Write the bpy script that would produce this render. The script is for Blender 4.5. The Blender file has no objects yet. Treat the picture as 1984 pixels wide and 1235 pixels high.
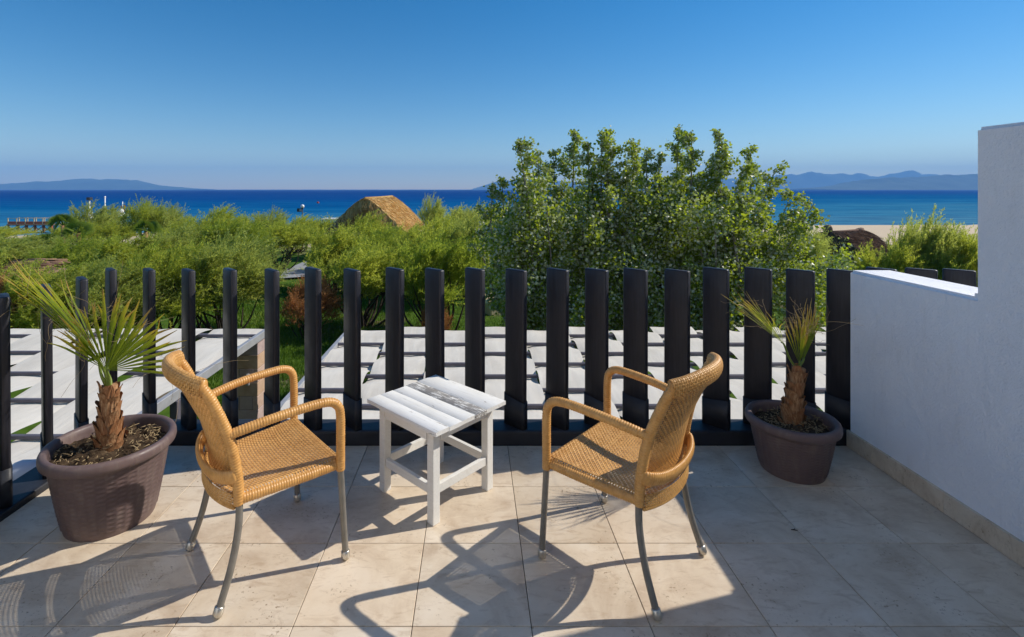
import bpy, bmesh, math, random
import numpy as np
from mathutils import Vector, Matrix
random.seed(7)
S = bpy.context.scene
COL = S.collection
R = math.radians
PI = math.pi

# ------------------------------------------------------------------ camera, sky, sun, exposure
FPX, VX, VY, EYE = 980.0, 918.0, 367.0, 1.6      # focal length and vanishing point in photo pixels, eye height
cam = bpy.data.cameras.new('camera')
cam.sensor_width = 36.0
cam.lens = FPX / 1984 * 36
cam.shift_x = (992 - VX) / 1984
cam.shift_y = -(617.5 - VY) / 1984
cam.clip_start, cam.clip_end = 0.05, 60000
co = bpy.data.objects.new('camera', cam)
COL.objects.link(co)
co.location = (0, 0, EYE)
co.rotation_euler = (R(90), 0, 0)
S.camera = co

SUN_EL, SUN_AZ = 39.0, 15.0                       # azimuth measured from +X towards +Y
world = bpy.data.worlds.new('World')
S.world = world
world.use_nodes = True
wn, wl = world.node_tree.nodes, world.node_tree.links
wn.clear()
sky = wn.new('ShaderNodeTexSky')
sky.sky_type = 'NISHITA'
sky.sun_disc = False
sky.sun_elevation = R(SUN_EL)
sky.sun_rotation = R(90 - SUN_AZ)
sky.altitude = 0
sky.air_density = 1.0
sky.dust_density = 0.06
sky.ozone_density = 2.4
hs = wn.new('ShaderNodeHueSaturation')
hs.inputs['Saturation'].default_value = 1.45
bg = wn.new('ShaderNodeBackground')
bg.inputs['Strength'].default_value = 0.072
wo = wn.new('ShaderNodeOutputWorld')
wl.new(sky.outputs[0], hs.inputs['Color'])
wl.new(hs.outputs[0], bg.inputs['Color'])
wl.new(bg.outputs[0], wo.inputs['Surface'])

sl = bpy.data.lights.new('sun', 'SUN')
sl.energy = 3.35
sl.angle = R(0.5)
sl.color = (1.0, 0.93, 0.82)
so = bpy.data.objects.new('sun', sl)
COL.objects.link(so)
sd = Vector((math.cos(R(SUN_AZ)) * math.cos(R(SUN_EL)), math.sin(R(SUN_AZ)) * math.cos(R(SUN_EL)), math.sin(R(SUN_EL))))
so.rotation_euler = sd.to_track_quat('Z', 'Y').to_euler()
so.location = (8, 4, 9)

S.view_settings.view_transform = 'Standard'
S.view_settings.look = 'None'
S.view_settings.gamma = 1
S.view_settings.use_curve_mapping = False
S.view_settings.exposure = 0.66
S.render.engine = 'CYCLES'
S.cycles.volume_bounces = 1
S.cycles.max_bounces = 14
S.cycles.diffuse_bounces = 9
S.cycles.transparent_max_bounces = 8

# ------------------------------------------------------------------ helpers
def at(px, py, Y):
    """point of the place seen at photo pixel (px, py) at distance Y"""
    return Vector(((px - VX) * Y / FPX, Y, EYE - (py - VY) * Y / FPX))

def tag(o, label=None, cat=None, group=None, kind=None):
    if label: o['label'] = label
    if cat: o['category'] = cat
    if group: o['group'] = group
    if kind: o['kind'] = kind
    return o

def empty(name, loc=(0, 0, 0), rz=0.0, parent=None):
    o = bpy.data.objects.new(name, None)
    COL.objects.link(o)
    o.location = loc
    o.rotation_euler = (0, 0, rz)
    o.empty_display_size = 0.1
    if parent: o.parent = parent
    return o

def thing(name, label, cat, loc=(0, 0, 0), rz=0.0, group=None):
    return tag(empty(name, loc, rz), label, cat, group)

def link(name, me, parent=None, loc=None, rot=None):
    o = bpy.data.objects.new(name, me)
    COL.objects.link(o)
    if parent: o.parent = parent
    if loc is not None: o.location = loc
    if rot is not None: o.rotation_euler = rot
    return o

def unit(v):
    return v / (np.linalg.norm(v, axis=-1, keepdims=True) + 1e-12)

class MB:
    """collects vertices and faces and links them as one mesh"""
    def __init__(self):
        self.V, self.F, self.A, self.n = [], [], [], 0
    def add(self, V, F, a=None):
        V = np.asarray(V, float).reshape(-1, 3)
        if isinstance(F, np.ndarray): Fs = [F]
        else:
            by = {}
            for f in F: by.setdefault(len(f), []).append(f)
            Fs = [np.array(x) for x in by.values()]
        for f in Fs: self.F.append(f + self.n)
        self.V.append(V)
        self.A.append(np.full(len(V), 0.0) if a is None else np.broadcast_to(np.asarray(a, float), (len(V),)))
        self.n += len(V)
    def box(self, x0, x1, y0, y1, z0, z1):
        V = [(x, y, z) for z in (z0, z1) for y in (y0, y1) for x in (x0, x1)]
        self.add(V, [(0, 2, 3, 1), (4, 5, 7, 6), (0, 1, 5, 4), (2, 6, 7, 3), (0, 4, 6, 2), (1, 3, 7, 5)])
    def tube(self, P, r, k=8, caps=True, ry=None, mod=None):
        """tube along points P; r (and ry, the vertical radius) scalars or lists"""
        P = np.asarray(P, float)
        n = len(P)
        T = np.gradient(P, axis=0)
        T /= np.linalg.norm(T, axis=1)[:, None] + 1e-12
        up = np.array([0, 0, 1.0]) if abs(T[0][2]) < 0.9 else np.array([0, 1.0, 0])
        N = np.zeros_like(P)
        u = up - T[0] * (up @ T[0]); u /= np.linalg.norm(u)
        for i in range(n):
            u = u - T[i] * (u @ T[i]); u /= np.linalg.norm(u) + 1e-12
            N[i] = u
        B = np.cross(T, N)
        r = np.broadcast_to(np.asarray(r, float), (n,))
        rn = r if ry is None else np.broadcast_to(np.asarray(ry, float), (n,))
        th = np.arange(k) * 2 * PI / k
        m = np.ones((n, k)) if mod is None else mod(n, th)
        V = P[:, None] + (N[:, None] * (np.cos(th)[None, :, None] * (rn[:, None] * m)[..., None]) +
                          B[:, None] * (np.sin(th)[None, :, None] * (r[:, None] * m)[..., None]))
        i, j = np.meshgrid(np.arange(n - 1), np.arange(k), indexing='ij')
        j2 = (j + 1) % k
        F = np.stack([i * k + j, i * k + j2, (i + 1) * k + j2, (i + 1) * k + j], -1).reshape(-1, 4)
        fl = [F]
        self.add(V.reshape(-1, 3), F)
        if caps:
            b = self.n - n * k
            self.F.append(np.array([[b + q for q in range(k)][::-1]]))
            self.F.append(np.array([[b + (n - 1) * k + q for q in range(k)]]))
    def lathe(self, prof, k=48, disp=None):
        prof = np.asarray(prof, float)
        n = len(prof)
        th = np.arange(k) * 2 * PI / k
        rr = np.repeat(prof[:, 0][:, None], k, 1)
        if disp is not None: rr = rr + disp
        V = np.stack([rr * np.cos(th), rr * np.sin(th), np.repeat(prof[:, 1][:, None], k, 1)], -1)
        i, j = np.meshgrid(np.arange(n - 1), np.arange(k), indexing='ij')
        j2 = (j + 1) % k
        F = np.stack([i * k + j, i * k + j2, (i + 1) * k + j2, (i + 1) * k + j], -1).reshape(-1, 4)
        self.add(V.reshape(-1, 3), F)
    def grid(self, P, a=None):
        """P (n, m, 3) grid of points"""
        n, m = P.shape[:2]
        i, j = np.meshgrid(np.arange(n - 1), np.arange(m - 1), indexing='ij')
        F = np.stack([i * m + j, (i + 1) * m + j, (i + 1) * m + j + 1, i * m + j + 1], -1).reshape(-1, 4)
        self.add(P.reshape(-1, 3), F, None if a is None else a.reshape(-1))
    def mesh(self, name, mat, smooth=False):
        V = np.concatenate(self.V)
        me = bpy.data.meshes.new(name)
        me.vertices.add(len(V))
        me.vertices.foreach_set('co', V.astype(np.float32).ravel())
        lv = np.concatenate([f.ravel() for f in self.F]).astype(np.int32)
        tot = np.concatenate([np.full(len(f), f.shape[1]) for f in self.F]).astype(np.int32)
        st = np.concatenate([[0], np.cumsum(tot)[:-1]]).astype(np.int32)
        me.loops.add(len(lv)); me.loops.foreach_set('vertex_index', lv)
        me.polygons.add(len(tot)); me.polygons.foreach_set('loop_start', st); me.polygons.foreach_set('loop_total', tot)
        if smooth: me.polygons.foreach_set('use_smooth', np.ones(len(tot), bool))
        A = np.concatenate(self.A)
        at_ = me.attributes.new('t', 'FLOAT', 'POINT')
        at_.data.foreach_set('value', A.astype(np.float32))
        me.update(calc_edges=True)
        me.validate()
        if mat: me.materials.append(mat)
        return me
    def build(self, name, mat, parent=None, smooth=False, loc=None, rot=None):
        return link(name, self.mesh(name, mat, smooth), parent, loc, rot)

def bevel_mesh(name, mat, dims, bev=0.004, seg=2, z0=True):
    """a box with rounded edges standing on z = 0 (or centred)"""
    bm = bmesh.new()
    bmesh.ops.create_cube(bm, size=1)
    for v in bm.verts:
        v.co = Vector((v.co.x * dims[0], v.co.y * dims[1], (v.co.z + (0.5 if z0 else 0)) * dims[2]))
    bmesh.ops.bevel(bm, geom=bm.edges[:], offset=bev, segments=seg, affect='EDGES', profile=0.6)
    me = bpy.data.meshes.new(name)
    bm.to_mesh(me); bm.free()
    me.materials.append(mat)
    return me

def bbox(name, mat, dims, loc, parent=None, rot=None, bev=0.004, seg=2, z0=True):
    return link(name, bevel_mesh(name, mat, dims, bev, seg, z0), parent, loc, rot)

def spline(C, ds):
    """Catmull-Rom through C resampled every ds"""
    C = np.asarray(C, float)
    P = np.vstack([2 * C[0] - C[1], C, 2 * C[-1] - C[-2]])
    out = []
    for i in range(1, len(P) - 2):
        p0, p1, p2, p3 = P[i - 1], P[i], P[i + 1], P[i + 2]
        t = np.linspace(0, 1, 24, endpoint=False)[:, None]
        out.append(0.5 * (2 * p1 + (p2 - p0) * t + (2 * p0 - 5 * p1 + 4 * p2 - p3) * t ** 2 + (3 * p1 - p0 - 3 * p2 + p3) * t ** 3))
    Q = np.vstack(out + [C[-1:]])
    L = np.concatenate([[0], np.cumsum(np.linalg.norm(np.diff(Q, axis=0), axis=1))])
    n = max(2, int(round(L[-1] / ds)) + 1)
    s = np.linspace(0, L[-1], n)
    return np.stack([np.interp(s, L, Q[:, k]) for k in range(3)], 1)

def vnoise(x, y, seed=0):
    """cheap smooth value noise, arrays in"""
    rs = np.random.RandomState(seed)
    tab = rs.rand(256, 256)
    xi, yi = np.floor(x).astype(int), np.floor(y).astype(int)
    fx, fy = x - xi, y - yi
    fx, fy = fx * fx * (3 - 2 * fx), fy * fy * (3 - 2 * fy)
    g = lambda a, b: tab[a % 256, b % 256]
    return (g(xi, yi) * (1 - fx) + g(xi + 1, yi) * fx) * (1 - fy) + (g(xi, yi + 1) * (1 - fx) + g(xi + 1, yi + 1) * fx) * fy

# ------------------------------------------------------------------ materials
class NT:
    def __init__(self, name, rough=0.6, spec=0.4):
        self.m = bpy.data.materials.new(name)
        self.m.use_nodes = True
        self.n, self.l = self.m.node_tree.nodes, self.m.node_tree.links
        self.b = self.n['Principled BSDF']
        self.b.inputs['Roughness'].default_value = rough
        self.b.inputs['Specular IOR Level'].default_value = spec
        self._c = None
    def node(self, t, **kw):
        nd = self.n.new(t)
        for k, v in kw.items(): setattr(nd, k, v)
        return nd
    def set(self, nd, key, v):
        if hasattr(v, 'links') or isinstance(v, bpy.types.NodeSocket): self.l.new(v, nd.inputs[key])
        else: nd.inputs[key].default_value = v
    def coord(self, scale=(1, 1, 1), kind='Object', rnd=False):
        tc = self.node('ShaderNodeTexCoord')
        mp = self.node('ShaderNodeMapping')
        mp.inputs['Scale'].default_value = scale
        src = tc.outputs[kind]
        if rnd:
            oi = self.node('ShaderNodeObjectInfo')
            mu = self.node('ShaderNodeVectorMath', operation='MULTIPLY_ADD')
            self.l.new(oi.outputs['Random'], mu.inputs[0])
            mu.inputs[1].default_value = (37.1, 91.7, 53.3)
            self.l.new(src, mu.inputs[2])
            src = mu.outputs[0]
        self.l.new(src, mp.inputs['Vector'])
        return mp.outputs[0]
    def noise(self, vec, scale, detail=4, rough=0.55, dist=0.0):
        nd = self.node('ShaderNodeTexNoise')
        self.l.new(vec, nd.inputs['Vector'])
        nd.inputs['Scale'].default_value = scale
        nd.inputs['Detail'].default_value = detail
        nd.inputs['Roughness'].default_value = rough
        nd.inputs['Distortion'].default_value = dist
        return nd.outputs['Fac']
    def ramp(self, fac, stops):
        nd = self.node('ShaderNodeValToRGB')
        self.l.new(fac, nd.inputs[0])
        el = nd.color_ramp.elements
        while len(el) < len(stops): el.new(0.5)
        for e, (p, c) in zip(el, stops):
            e.position = p
            e.color = (c, c, c, 1) if isinstance(c, (int, float)) else (*c, 1)
        return nd.outputs['Color']
    def mix(self, fac, a, b, mode='MIX'):
        nd = self.node('ShaderNodeMix', data_type='RGBA', blend_type=mode)
        for s, v in ((nd.inputs[0], fac), (nd.inputs[6], a), (nd.inputs[7], b)):
            if isinstance(v, bpy.types.NodeSocket): self.l.new(v, s)
            elif isinstance(v, (int, float)): s.default_value = v
            else: s.default_value = (*v, 1)
        return nd.outputs[2]
    def math(self, op, a, b=0.0, clamp=False):
        nd = self.node('ShaderNodeMath', operation=op, use_clamp=clamp)
        for s, v in ((nd.inputs[0], a), (nd.inputs[1], b)):
            if isinstance(v, bpy.types.NodeSocket): self.l.new(v, s)
            else: s.default_value = v
        return nd.outputs[0]
    def rnd(self):
        return self.node('ShaderNodeObjectInfo').outputs['Random']
    def attr(self, name='t'):
        nd = self.node('ShaderNodeAttribute', attribute_name=name)
        return nd.outputs['Fac']
    def color(self, c):
        if isinstance(c, bpy.types.NodeSocket): self.l.new(c, self.b.inputs['Base Color'])
        else: self.b.inputs['Base Color'].default_value = (*c, 1)
        return self
    def roughness(self, r):
        self.l.new(r, self.b.inputs['Roughness']); return self
    def bump(self, h, strength=0.3, dist=0.01):
        nd = self.node('ShaderNodeBump')
        nd.inputs['Strength'].default_value = strength
        nd.inputs['Distance'].default_value = dist
        self.l.new(h, nd.inputs['Height'])
        self.l.new(nd.outputs[0], self.b.inputs['Normal'])
        return self
    def translucent(self, col, fac):
        tr = self.node('ShaderNodeBsdfTranslucent')
        if isinstance(col, bpy.types.NodeSocket): self.l.new(col, tr.inputs['Color'])
        else: tr.inputs['Color'].default_value = (*col, 1)
        mx = self.node('ShaderNodeMixShader')
        mx.inputs[0].default_value = fac
        self.l.new(self.b.outputs[0], mx.inputs[1]); self.l.new(tr.outputs[0], mx.inputs[2])
        self.l.new(mx.outputs[0], self.n['Material Output'].inputs['Surface'])
        return self

def plain(name, c, rough=0.6, spec=0.4, metal=0.0, var=0.12, scale=8.0, bump=0.0):
    t = NT(name, rough, spec)
    f = t.noise(t.coord(rnd=True), scale, 5)
    t.color(t.ramp(f, [(0.3, tuple(x * (1 - var) for x in c)), (0.7, tuple(min(1, x * (1 + var)) for x in c))]))
    t.b.inputs['Metallic'].default_value = metal
    if bump: t.bump(f, bump, 0.01)
    return t.m

def make_materials():
    m = {}
    # travertine floor: cream with clouded beige patches, veins and small pits
    t = NT('travertine', 0.42, 0.35)
    v = t.coord(rnd=True)
    cl = t.noise(v, 3.2, 6, 0.62, 0.6)
    ve = t.noise(t.coord((1, 2.6, 1), rnd=True), 9, 7, 0.7, 1.2)
    pit = t.noise(v, 70, 3, 0.6)
    pz = t.noise(v, 6, 3)
    base = t.ramp(cl, [(0.26, (0.46, 0.355, 0.255)), (0.5, (0.645, 0.545, 0.42)), (0.74, (0.75, 0.665, 0.55))])
    c = t.mix(t.ramp(ve, [(0.52, 0.0), (0.68, 0.55)]), base, (0.42, 0.31, 0.21))
    c = t.mix(t.ramp(ve, [(0.30, 0.5), (0.42, 0.0)]), c, (0.70, 0.62, 0.50))
    pm = t.math('MULTIPLY', t.ramp(pit, [(0.60, 0.0), (0.67, 1.0)]), t.ramp(pz, [(0.5, 0.0), (0.62, 0.75)]))
    c = t.mix(pm, c, (0.24, 0.165, 0.10))
    tint = t.ramp(t.rnd(), [(0.0, (0.90, 0.88, 0.85)), (0.5, (1.0, 1.0, 1.0)), (1.0, (1.05, 1.02, 0.98))])
    c = t.mix(1.0, c, tint, 'MULTIPLY')
    t.color(c)
    t.roughness(t.ramp(cl, [(0.3, 0.5), (0.7, 0.34)]))
    t.bump(t.math('SUBTRACT', t.math('MULTIPLY', cl, 0.3), pm), 0.25, 0.002)
    m['travertine'] = t.m
    m['grout'] = plain('grout', (0.12, 0.10, 0.08), 0.9, 0.2)
    # white stucco
    t = NT('white_stucco', 0.85, 0.2)
    v = t.coord()
    a = t.noise(v, 90, 4, 0.6); b = t.noise(v, 2.2, 5, 0.6)
    st = t.noise(t.coord((3, 3, 0.5)), 4, 5, 0.65)
    c = t.ramp(b, [(0.3, (0.765, 0.775, 0.815)), (0.7, (0.85, 0.86, 0.89))])
    t.color(t.mix(t.ramp(st, [(0.55, 0.0), (0.75, 0.3)]), c, (0.55, 0.54, 0.53)))
    t.bump(t.math('ADD', a, t.math('MULTIPLY', t.noise(v, 18, 3), 1.4)), 0.85, 0.006)
    m['stucco'] = t.m
    # black stained boards
    t = NT('black_stained_wood', 0.45, 0.45)
    g = t.noise(t.coord((14, 14, 0.8), rnd=True), 6, 6, 0.6, 0.4)
    w = t.noise(t.coord(rnd=True), 5, 4)
    c = t.ramp(g, [(0.3, (0.007, 0.007, 0.011)), (0.7, (0.019, 0.018, 0.025))])
    t.color(t.mix(t.ramp(w, [(0.6, 0.0), (0.78, 0.35)]), c, (0.040, 0.034, 0.034)))
    t.roughness(t.ramp(w, [(0.3, 0.35), (0.7, 0.6)]))
    t.bump(g, 0.35, 0.003)
    m['black_wood'] = t.m
    t = NT('black_membrane', 0.5, 0.4)
    w = t.noise(t.coord(rnd=True), 9, 5)
    t.color(t.ramp(w, [(0.3, (0.010, 0.011, 0.016)), (0.7, (0.026, 0.028, 0.036))]))
    t.bump(t.math('ADD', w, t.math('MULTIPLY', t.noise(t.coord(), 160, 2), 0.4)), 0.35, 0.004)
    m['membrane'] = t.m
    # rattan
    for nm, lo, hi in (('rattan', (0.47, 0.230, 0.058), (0.69, 0.385, 0.125)), ('rattan_wrap', (0.48, 0.230, 0.056), (0.67, 0.365, 0.115))):
        t = NT(nm, 0.38, 0.5)
        w = t.noise(t.coord(), 38, 4, 0.65); w2 = t.noise(t.coord(), 5, 3)
        f = t.math('ADD', t.math('MULTIPLY', w, 0.5), t.math('ADD', t.math('MULTIPLY', w2, 0.35), t.math('MULTIPLY', t.attr(), 0.15) if nm == 'rattan' else 0.075))
        t.color(t.ramp(f, [(0.36, lo), (0.62, hi)]))
        t.bump(t.noise(t.coord(), 220, 2), 0.2, 0.001)
        m[nm] = t.m
    m['steel'] = plain('painted_grey_steel', (0.20, 0.19, 0.17), 0.42, 0.5, 0.35, 0.15, 20, 0.04)
    m['cap'] = plain('metal_foot_cap', (0.55, 0.52, 0.46), 0.3, 0.5, 0.85, 0.2, 40, 0.05)
    m['bead'] = plain('dark_cane_cord', (0.22, 0.06, 0.02), 0.5)
    # chipped white paint on wood
    def paint(name, bare, chip, sc=(9, 0.8, 9)):
        t = NT(name, 0.55, 0.35)
        gr = t.noise(t.coord(sc, rnd=True), 7, 7, 0.72, 0.8)
        gr2 = t.noise(t.coord(rnd=True), 11, 5, 0.65)
        p = t.noise(t.coord(rnd=True), 2.6, 4)
        f = t.math('ADD', t.math('MULTIPLY', gr, 0.6), t.math('ADD', t.math('MULTIPLY', gr2, 0.25), t.math('MULTIPLY', p, 0.2)))
        k = t.ramp(f, [(chip, 0.0), (chip + 0.035, 1.0)])
        wht = t.mix(t.ramp(gr, [(0.45, 0.0), (0.62, 0.30)]), t.ramp(p, [(0.3, (0.70, 0.69, 0.65)), (0.7, (0.80, 0.795, 0.775))]), (0.56, 0.54, 0.50))
        t.color(t.mix(k, wht, bare))
        t.bump(t.math('SUBTRACT', t.math('MULTIPLY', gr, 0.35), k), 0.45, 0.002)
        return t.m
    m['white_wood'] = paint('chipped_white_paint', (0.26, 0.22, 0.17), 0.66)
    m['plank'] = paint('worn_white_plank', (0.24, 0.22, 0.20), 0.61)
    m['plank_bare'] = paint('weathered_grey_plank', (0.25, 0.235, 0.22), 0.50, (16, 1.2, 16))
    # planter, soil, palms
    t = NT('brown_plastic', 0.45, 0.4)
    w = t.noise(t.coord(rnd=True), 5, 6, 0.7); w2 = t.noise(t.coord((9, 9, 2), rnd=True), 3, 5, 0.7)
    c = t.ramp(w, [(0.3, (0.105, 0.070, 0.068)), (0.7, (0.155, 0.108, 0.102))])
    t.color(t.mix(t.ramp(w2, [(0.5, 0.0), (0.78, 0.45)]), c, (0.27, 0.22, 0.18)))
    t.roughness(t.ramp(w2, [(0.4, 0.4), (0.75, 0.7)]))
    m['pot'] = t.m
    t = NT('soil', 0.95, 0.1)
    w = t.noise(t.coord(), 22, 6, 0.7)
    t.color(t.ramp(w, [(0.35, (0.022, 0.014, 0.009)), (0.55, (0.075, 0.050, 0.030)), (0.72, (0.17, 0.12, 0.075))]))
    t.bump(w, 0.9, 0.02)
    m['soil'] = t.m
    m['straw_bit'] = plain('dry_straw', (0.30, 0.22, 0.12), 0.9)
    t = NT('fan_palm_leaf', 0.42, 0.4)
    a = t.attr(); w = t.noise(t.coord(), 12, 3)
    f = t.math('ADD', a, t.math('MULTIPLY', t.math('SUBTRACT', w, 0.5), 0.55))
    c = t.ramp(f, [(0.0, (0.115, 0.175, 0.010)), (0.55, (0.185, 0.245, 0.012)), (0.74, (0.42, 0.36, 0.03)), (0.87, (0.50, 0.25, 0.06)), (1.0, (0.44, 0.27, 0.13))])
    t.color(c).translucent(t.mix(0.4, c, (0.55, 0.62, 0.02)), 0.42)
    m['palm_leaf'] = t.m
    m['petiole'] = plain('palm_petiole', (0.16, 0.22, 0.035), 0.45)
    t = NT('palm_husk', 0.8, 0.2)
    w = t.noise(t.coord((20, 20, 3), rnd=True), 6, 6, 0.7)
    c = t.ramp(w, [(0.3, (0.14, 0.062, 0.028)), (0.5, (0.34, 0.18, 0.085)), (0.7, (0.55, 0.37, 0.21))])
    t.color(t.mix(t.math('MULTIPLY', t.rnd(), 0.55), c, (0.28, 0.10, 0.035)))
    t.bump(w, 0.8, 0.006)
    m['husk'] = t.m
    # pergolas
    t = NT('cream_canvas', 0.85, 0.15)
    w = t.noise(t.coord((2.2, 0.35, 1), rnd=True), 3, 5, 0.6); d = t.noise(t.coord(rnd=True), 1.3, 6, 0.7)
    c = t.ramp(w, [(0.3, (0.75, 0.69, 0.60)), (0.7, (0.85, 0.80, 0.71))])
    c = t.mix(t.ramp(d, [(0.5, 0.0), (0.75, 0.35)]), c, (0.47, 0.42, 0.35))
    t.color(c).translucent((0.55, 0.52, 0.46), 0.18)
    t.bump(w, 0.4, 0.03)
    m['canvas'] = t.m
    m['beam'] = plain('dark_painted_beam', (0.105, 0.095, 0.115), 0.5, 0.4)
    m['rail'] = plain('grey_aluminium', (0.36, 0.36, 0.37), 0.45, 0.5, 0.2)
    t = NT('stone_block', 0.85, 0.2)
    w = t.noise(t.coord(rnd=True), 7, 6, 0.65)
    hue = t.ramp(t.rnd(), [(0.0, (0.40, 0.29, 0.27)), (0.35, (0.46, 0.34, 0.32)), (0.6, (0.50, 0.30, 0.14)), (0.8, (0.42, 0.32, 0.32)), (1.0, (0.54, 0.36, 0.24))])
    t.color(t.mix(0.35, hue, t.ramp(w, [(0.3, (0.26, 0.20, 0.19)), (0.7, (0.58, 0.48, 0.43))])))
    t.bump(w, 0.5, 0.01)
    m['stone'] = t.m
    m['mortar'] = plain('mortar', (0.11, 0.09, 0.08), 0.95)
    # ground
    t = NT('ground_cover', 0.9, 0.1)
    gp = t.coord()
    w = t.noise(gp, 0.35, 6, 0.65); w2 = t.noise(gp, 3.0, 4)
    gr = t.ramp(w2, [(0.3, (0.040, 0.085, 0.008)), (0.7, (0.085, 0.150, 0.016))])
    soil = t.ramp(w2, [(0.3, (0.10, 0.075, 0.045)), (0.7, (0.20, 0.155, 0.095))])
    gs = t.mix(t.ramp(w, [(0.56, 0.0), (0.64, 1.0)]), gr, soil)
    sand = t.ramp(w2, [(0.3, (0.56, 0.43, 0.29)), (0.7, (0.66, 0.53, 0.37))])
    sx = t.node('ShaderNodeSeparateXYZ'); t.l.new(gp, sx.inputs[0])
    far = t.math('ADD', sx.outputs['Y'], t.math('MULTIPLY', t.math('SUBTRACT', w, 0.5), 30.0))
    k = t.node('ShaderNodeMapRange'); t.l.new(far, k.inputs[0])
    k.inputs[1].default_value, k.inputs[2].default_value = 40, 52
    t.color(t.mix(k.outputs[0], gs, sand))
    t.bump(w2, 0.4, 0.05)
    m['ground'] = t.m
    t = NT('grass_blade', 0.6, 0.3)
    a = t.attr()
    c = t.ramp(a, [(0.0, (0.050, 0.110, 0.006)), (0.6, (0.10, 0.19, 0.012)), (1.0, (0.17, 0.23, 0.03))])
    t.color(c).translucent(c, 0.3)
    m['grass'] = t.m
    m['path'] = plain('grey_path', (0.30, 0.31, 0.33), 0.85, 0.2, 0, 0.1, 3)
    # sea
    t = NT('sea_water', 0.5, 0.0)
    gp = t.coord()
    sx = t.node('ShaderNodeSeparateXYZ'); t.l.new(gp, sx.inputs[0])
    band = t.noise(t.coord((0.004, 0.02, 1)), 1.0, 5, 0.6)
    yy = t.math('LOGARITHM', t.math('MAXIMUM', sx.outputs['Y'], 60.0), 10.0)
    shal = t.math('MULTIPLY', t.math('DIVIDE', t.math('ADD', sx.outputs['X'], 30.0), 260.0, True), 0.36)
    f = t.math('SUBTRACT', t.math('ADD', yy, t.math('ADD', t.math('MULTIPLY', t.math('SUBTRACT', band, 0.5), 0.55), 0.12)), shal)
    k = t.node('ShaderNodeMapRange'); t.l.new(f, k.inputs[0])
    k.inputs[1].default_value, k.inputs[2].default_value = 1.95, 3.2
    c = t.ramp(k.outputs[0], [(0.0, (0.075, 0.23, 0.34)), (0.14, (0.03, 0.19, 0.33)), (0.34, (0.0, 0.108, 0.28)), (0.62, (0.0, 0.055, 0.23)), (1.0, (0.0, 0.034, 0.185))])
    rip = t.noise(t.coord((0.05, 0.35, 1)), 1.0, 8, 0.7)
    c = t.mix(t.ramp(rip, [(0.38, 0.5), (0.55, 0.0)]), c, (0.0, 0.04, 0.16))
    c = t.mix(t.ramp(rip, [(0.55, 0.0), (0.75, 0.4)]), c, (0.08, 0.27, 0.42))
    wc = t.noise(t.coord((0.012, 0.11, 1)), 1.0, 6, 0.75)
    c = t.mix(t.ramp(wc, [(0.70, 0.0), (0.76, 0.5)]), c, (0.35, 0.5, 0.6))
    t.color(c)
    t.bump(rip, 0.6, 0.6)
    m['sea'] = t.m
    m['island'] = plain('island_scrub', (0.07, 0.09, 0.06), 0.95, 0.1, 0, 0.3, 0.004)
    # foliage
    def leafmat(name, lo, mid, hi, tr, trf=0.3):
        t = NT(name, 0.6, 0.25)
        a = t.attr(); o = t.rnd()
        f = t.math('ADD', t.math('MULTIPLY', a, 0.68), t.math('MULTIPLY', o, 0.32))
        c = t.ramp(f, [(0.0, lo), (0.5, mid), (1.0, hi)])
        t.color(c).translucent(t.mix(0.5, c, tr), trf)
        return t.m
    m['tamarisk'] = leafmat('tamarisk_foliage', (0.20, 0.235, 0.036), (0.325, 0.365, 0.055), (0.44, 0.46, 0.10), (0.90, 0.96, 0.10), 0.62)
    m['tamarisk_grey'] = leafmat('greyish_foliage', (0.19, 0.22, 0.05), (0.30, 0.335, 0.08), (0.39, 0.41, 0.13), (0.84, 0.92, 0.16), 0.60)
    m['tamarisk_deep'] = leafmat('deep_green_foliage', (0.14, 0.175, 0.028), (0.24, 0.285, 0.040), (0.34, 0.38, 0.065), (0.72, 0.86, 0.07), 0.58)
    m['dry'] = leafmat('dried_foliage', (0.24, 0.10, 0.035), (0.38, 0.17, 0.065), (0.46, 0.25, 0.10), (0.7, 0.36, 0.12), 0.45)
    t = NT('white_poplar_leaf', 0.42, 0.45)
    a = t.attr()
    g = t.node('ShaderNodeNewGeometry')
    fr = t.ramp(a, [(0.0, (0.10, 0.15, 0.012)), (0.5, (0.18, 0.24, 0.018)), (1.0, (0.27, 0.32, 0.04))])
    c = t.mix(t.math('MULTIPLY', g.outputs['Backfacing'], 0.72), fr, (0.62, 0.64, 0.52))
    t.color(c).translucent(t.mix(0.5, fr, (0.70, 0.84, 0.02)), 0.50)
    mxn = [q for q in t.n if q.type == 'MIX_SHADER'][0]
    t.l.new(t.math('SUBTRACT', 0.50, t.math('MULTIPLY', g.outputs['Backfacing'], 0.16)), mxn.inputs[0])
    m['poplar'] = t.m
    m['bark'] = plain('dark_bark', (0.050, 0.038, 0.028), 0.9, 0.15, 0, 0.4, 9, 0.5)
    m['pale_bark'] = plain('pale_bark', (0.22, 0.20, 0.17), 0.85, 0.2, 0, 0.3, 9, 0.4)
    t = NT('palm_green', 0.6, 0.15)
    a = t.attr()
    c = t.ramp(a, [(0.0, (0.10, 0.16, 0.015)), (0.7, (0.18, 0.25, 0.025)), (1.0, (0.32, 0.30, 0.09))])
    t.color(c).translucent(c, 0.3)
    m['palm_green'] = t.m
    # thatch and bits
    t = NT('thatch', 0.9, 0.1)
    a = t.attr(); w = t.noise(t.coord(), 2.0, 4)
    c = t.ramp(t.math('ADD', t.math('MULTIPLY', a, 0.6), t.math('MULTIPLY', w, 0.4)), [(0.15, (0.40, 0.235, 0.085)), (0.45, (0.66, 0.43, 0.17)), (0.8, (0.80, 0.60, 0.30))])
    t.color(c)
    m['thatch'] = t.m
    t = NT('brown_reed', 0.9, 0.1)
    a = t.attr()
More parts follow.
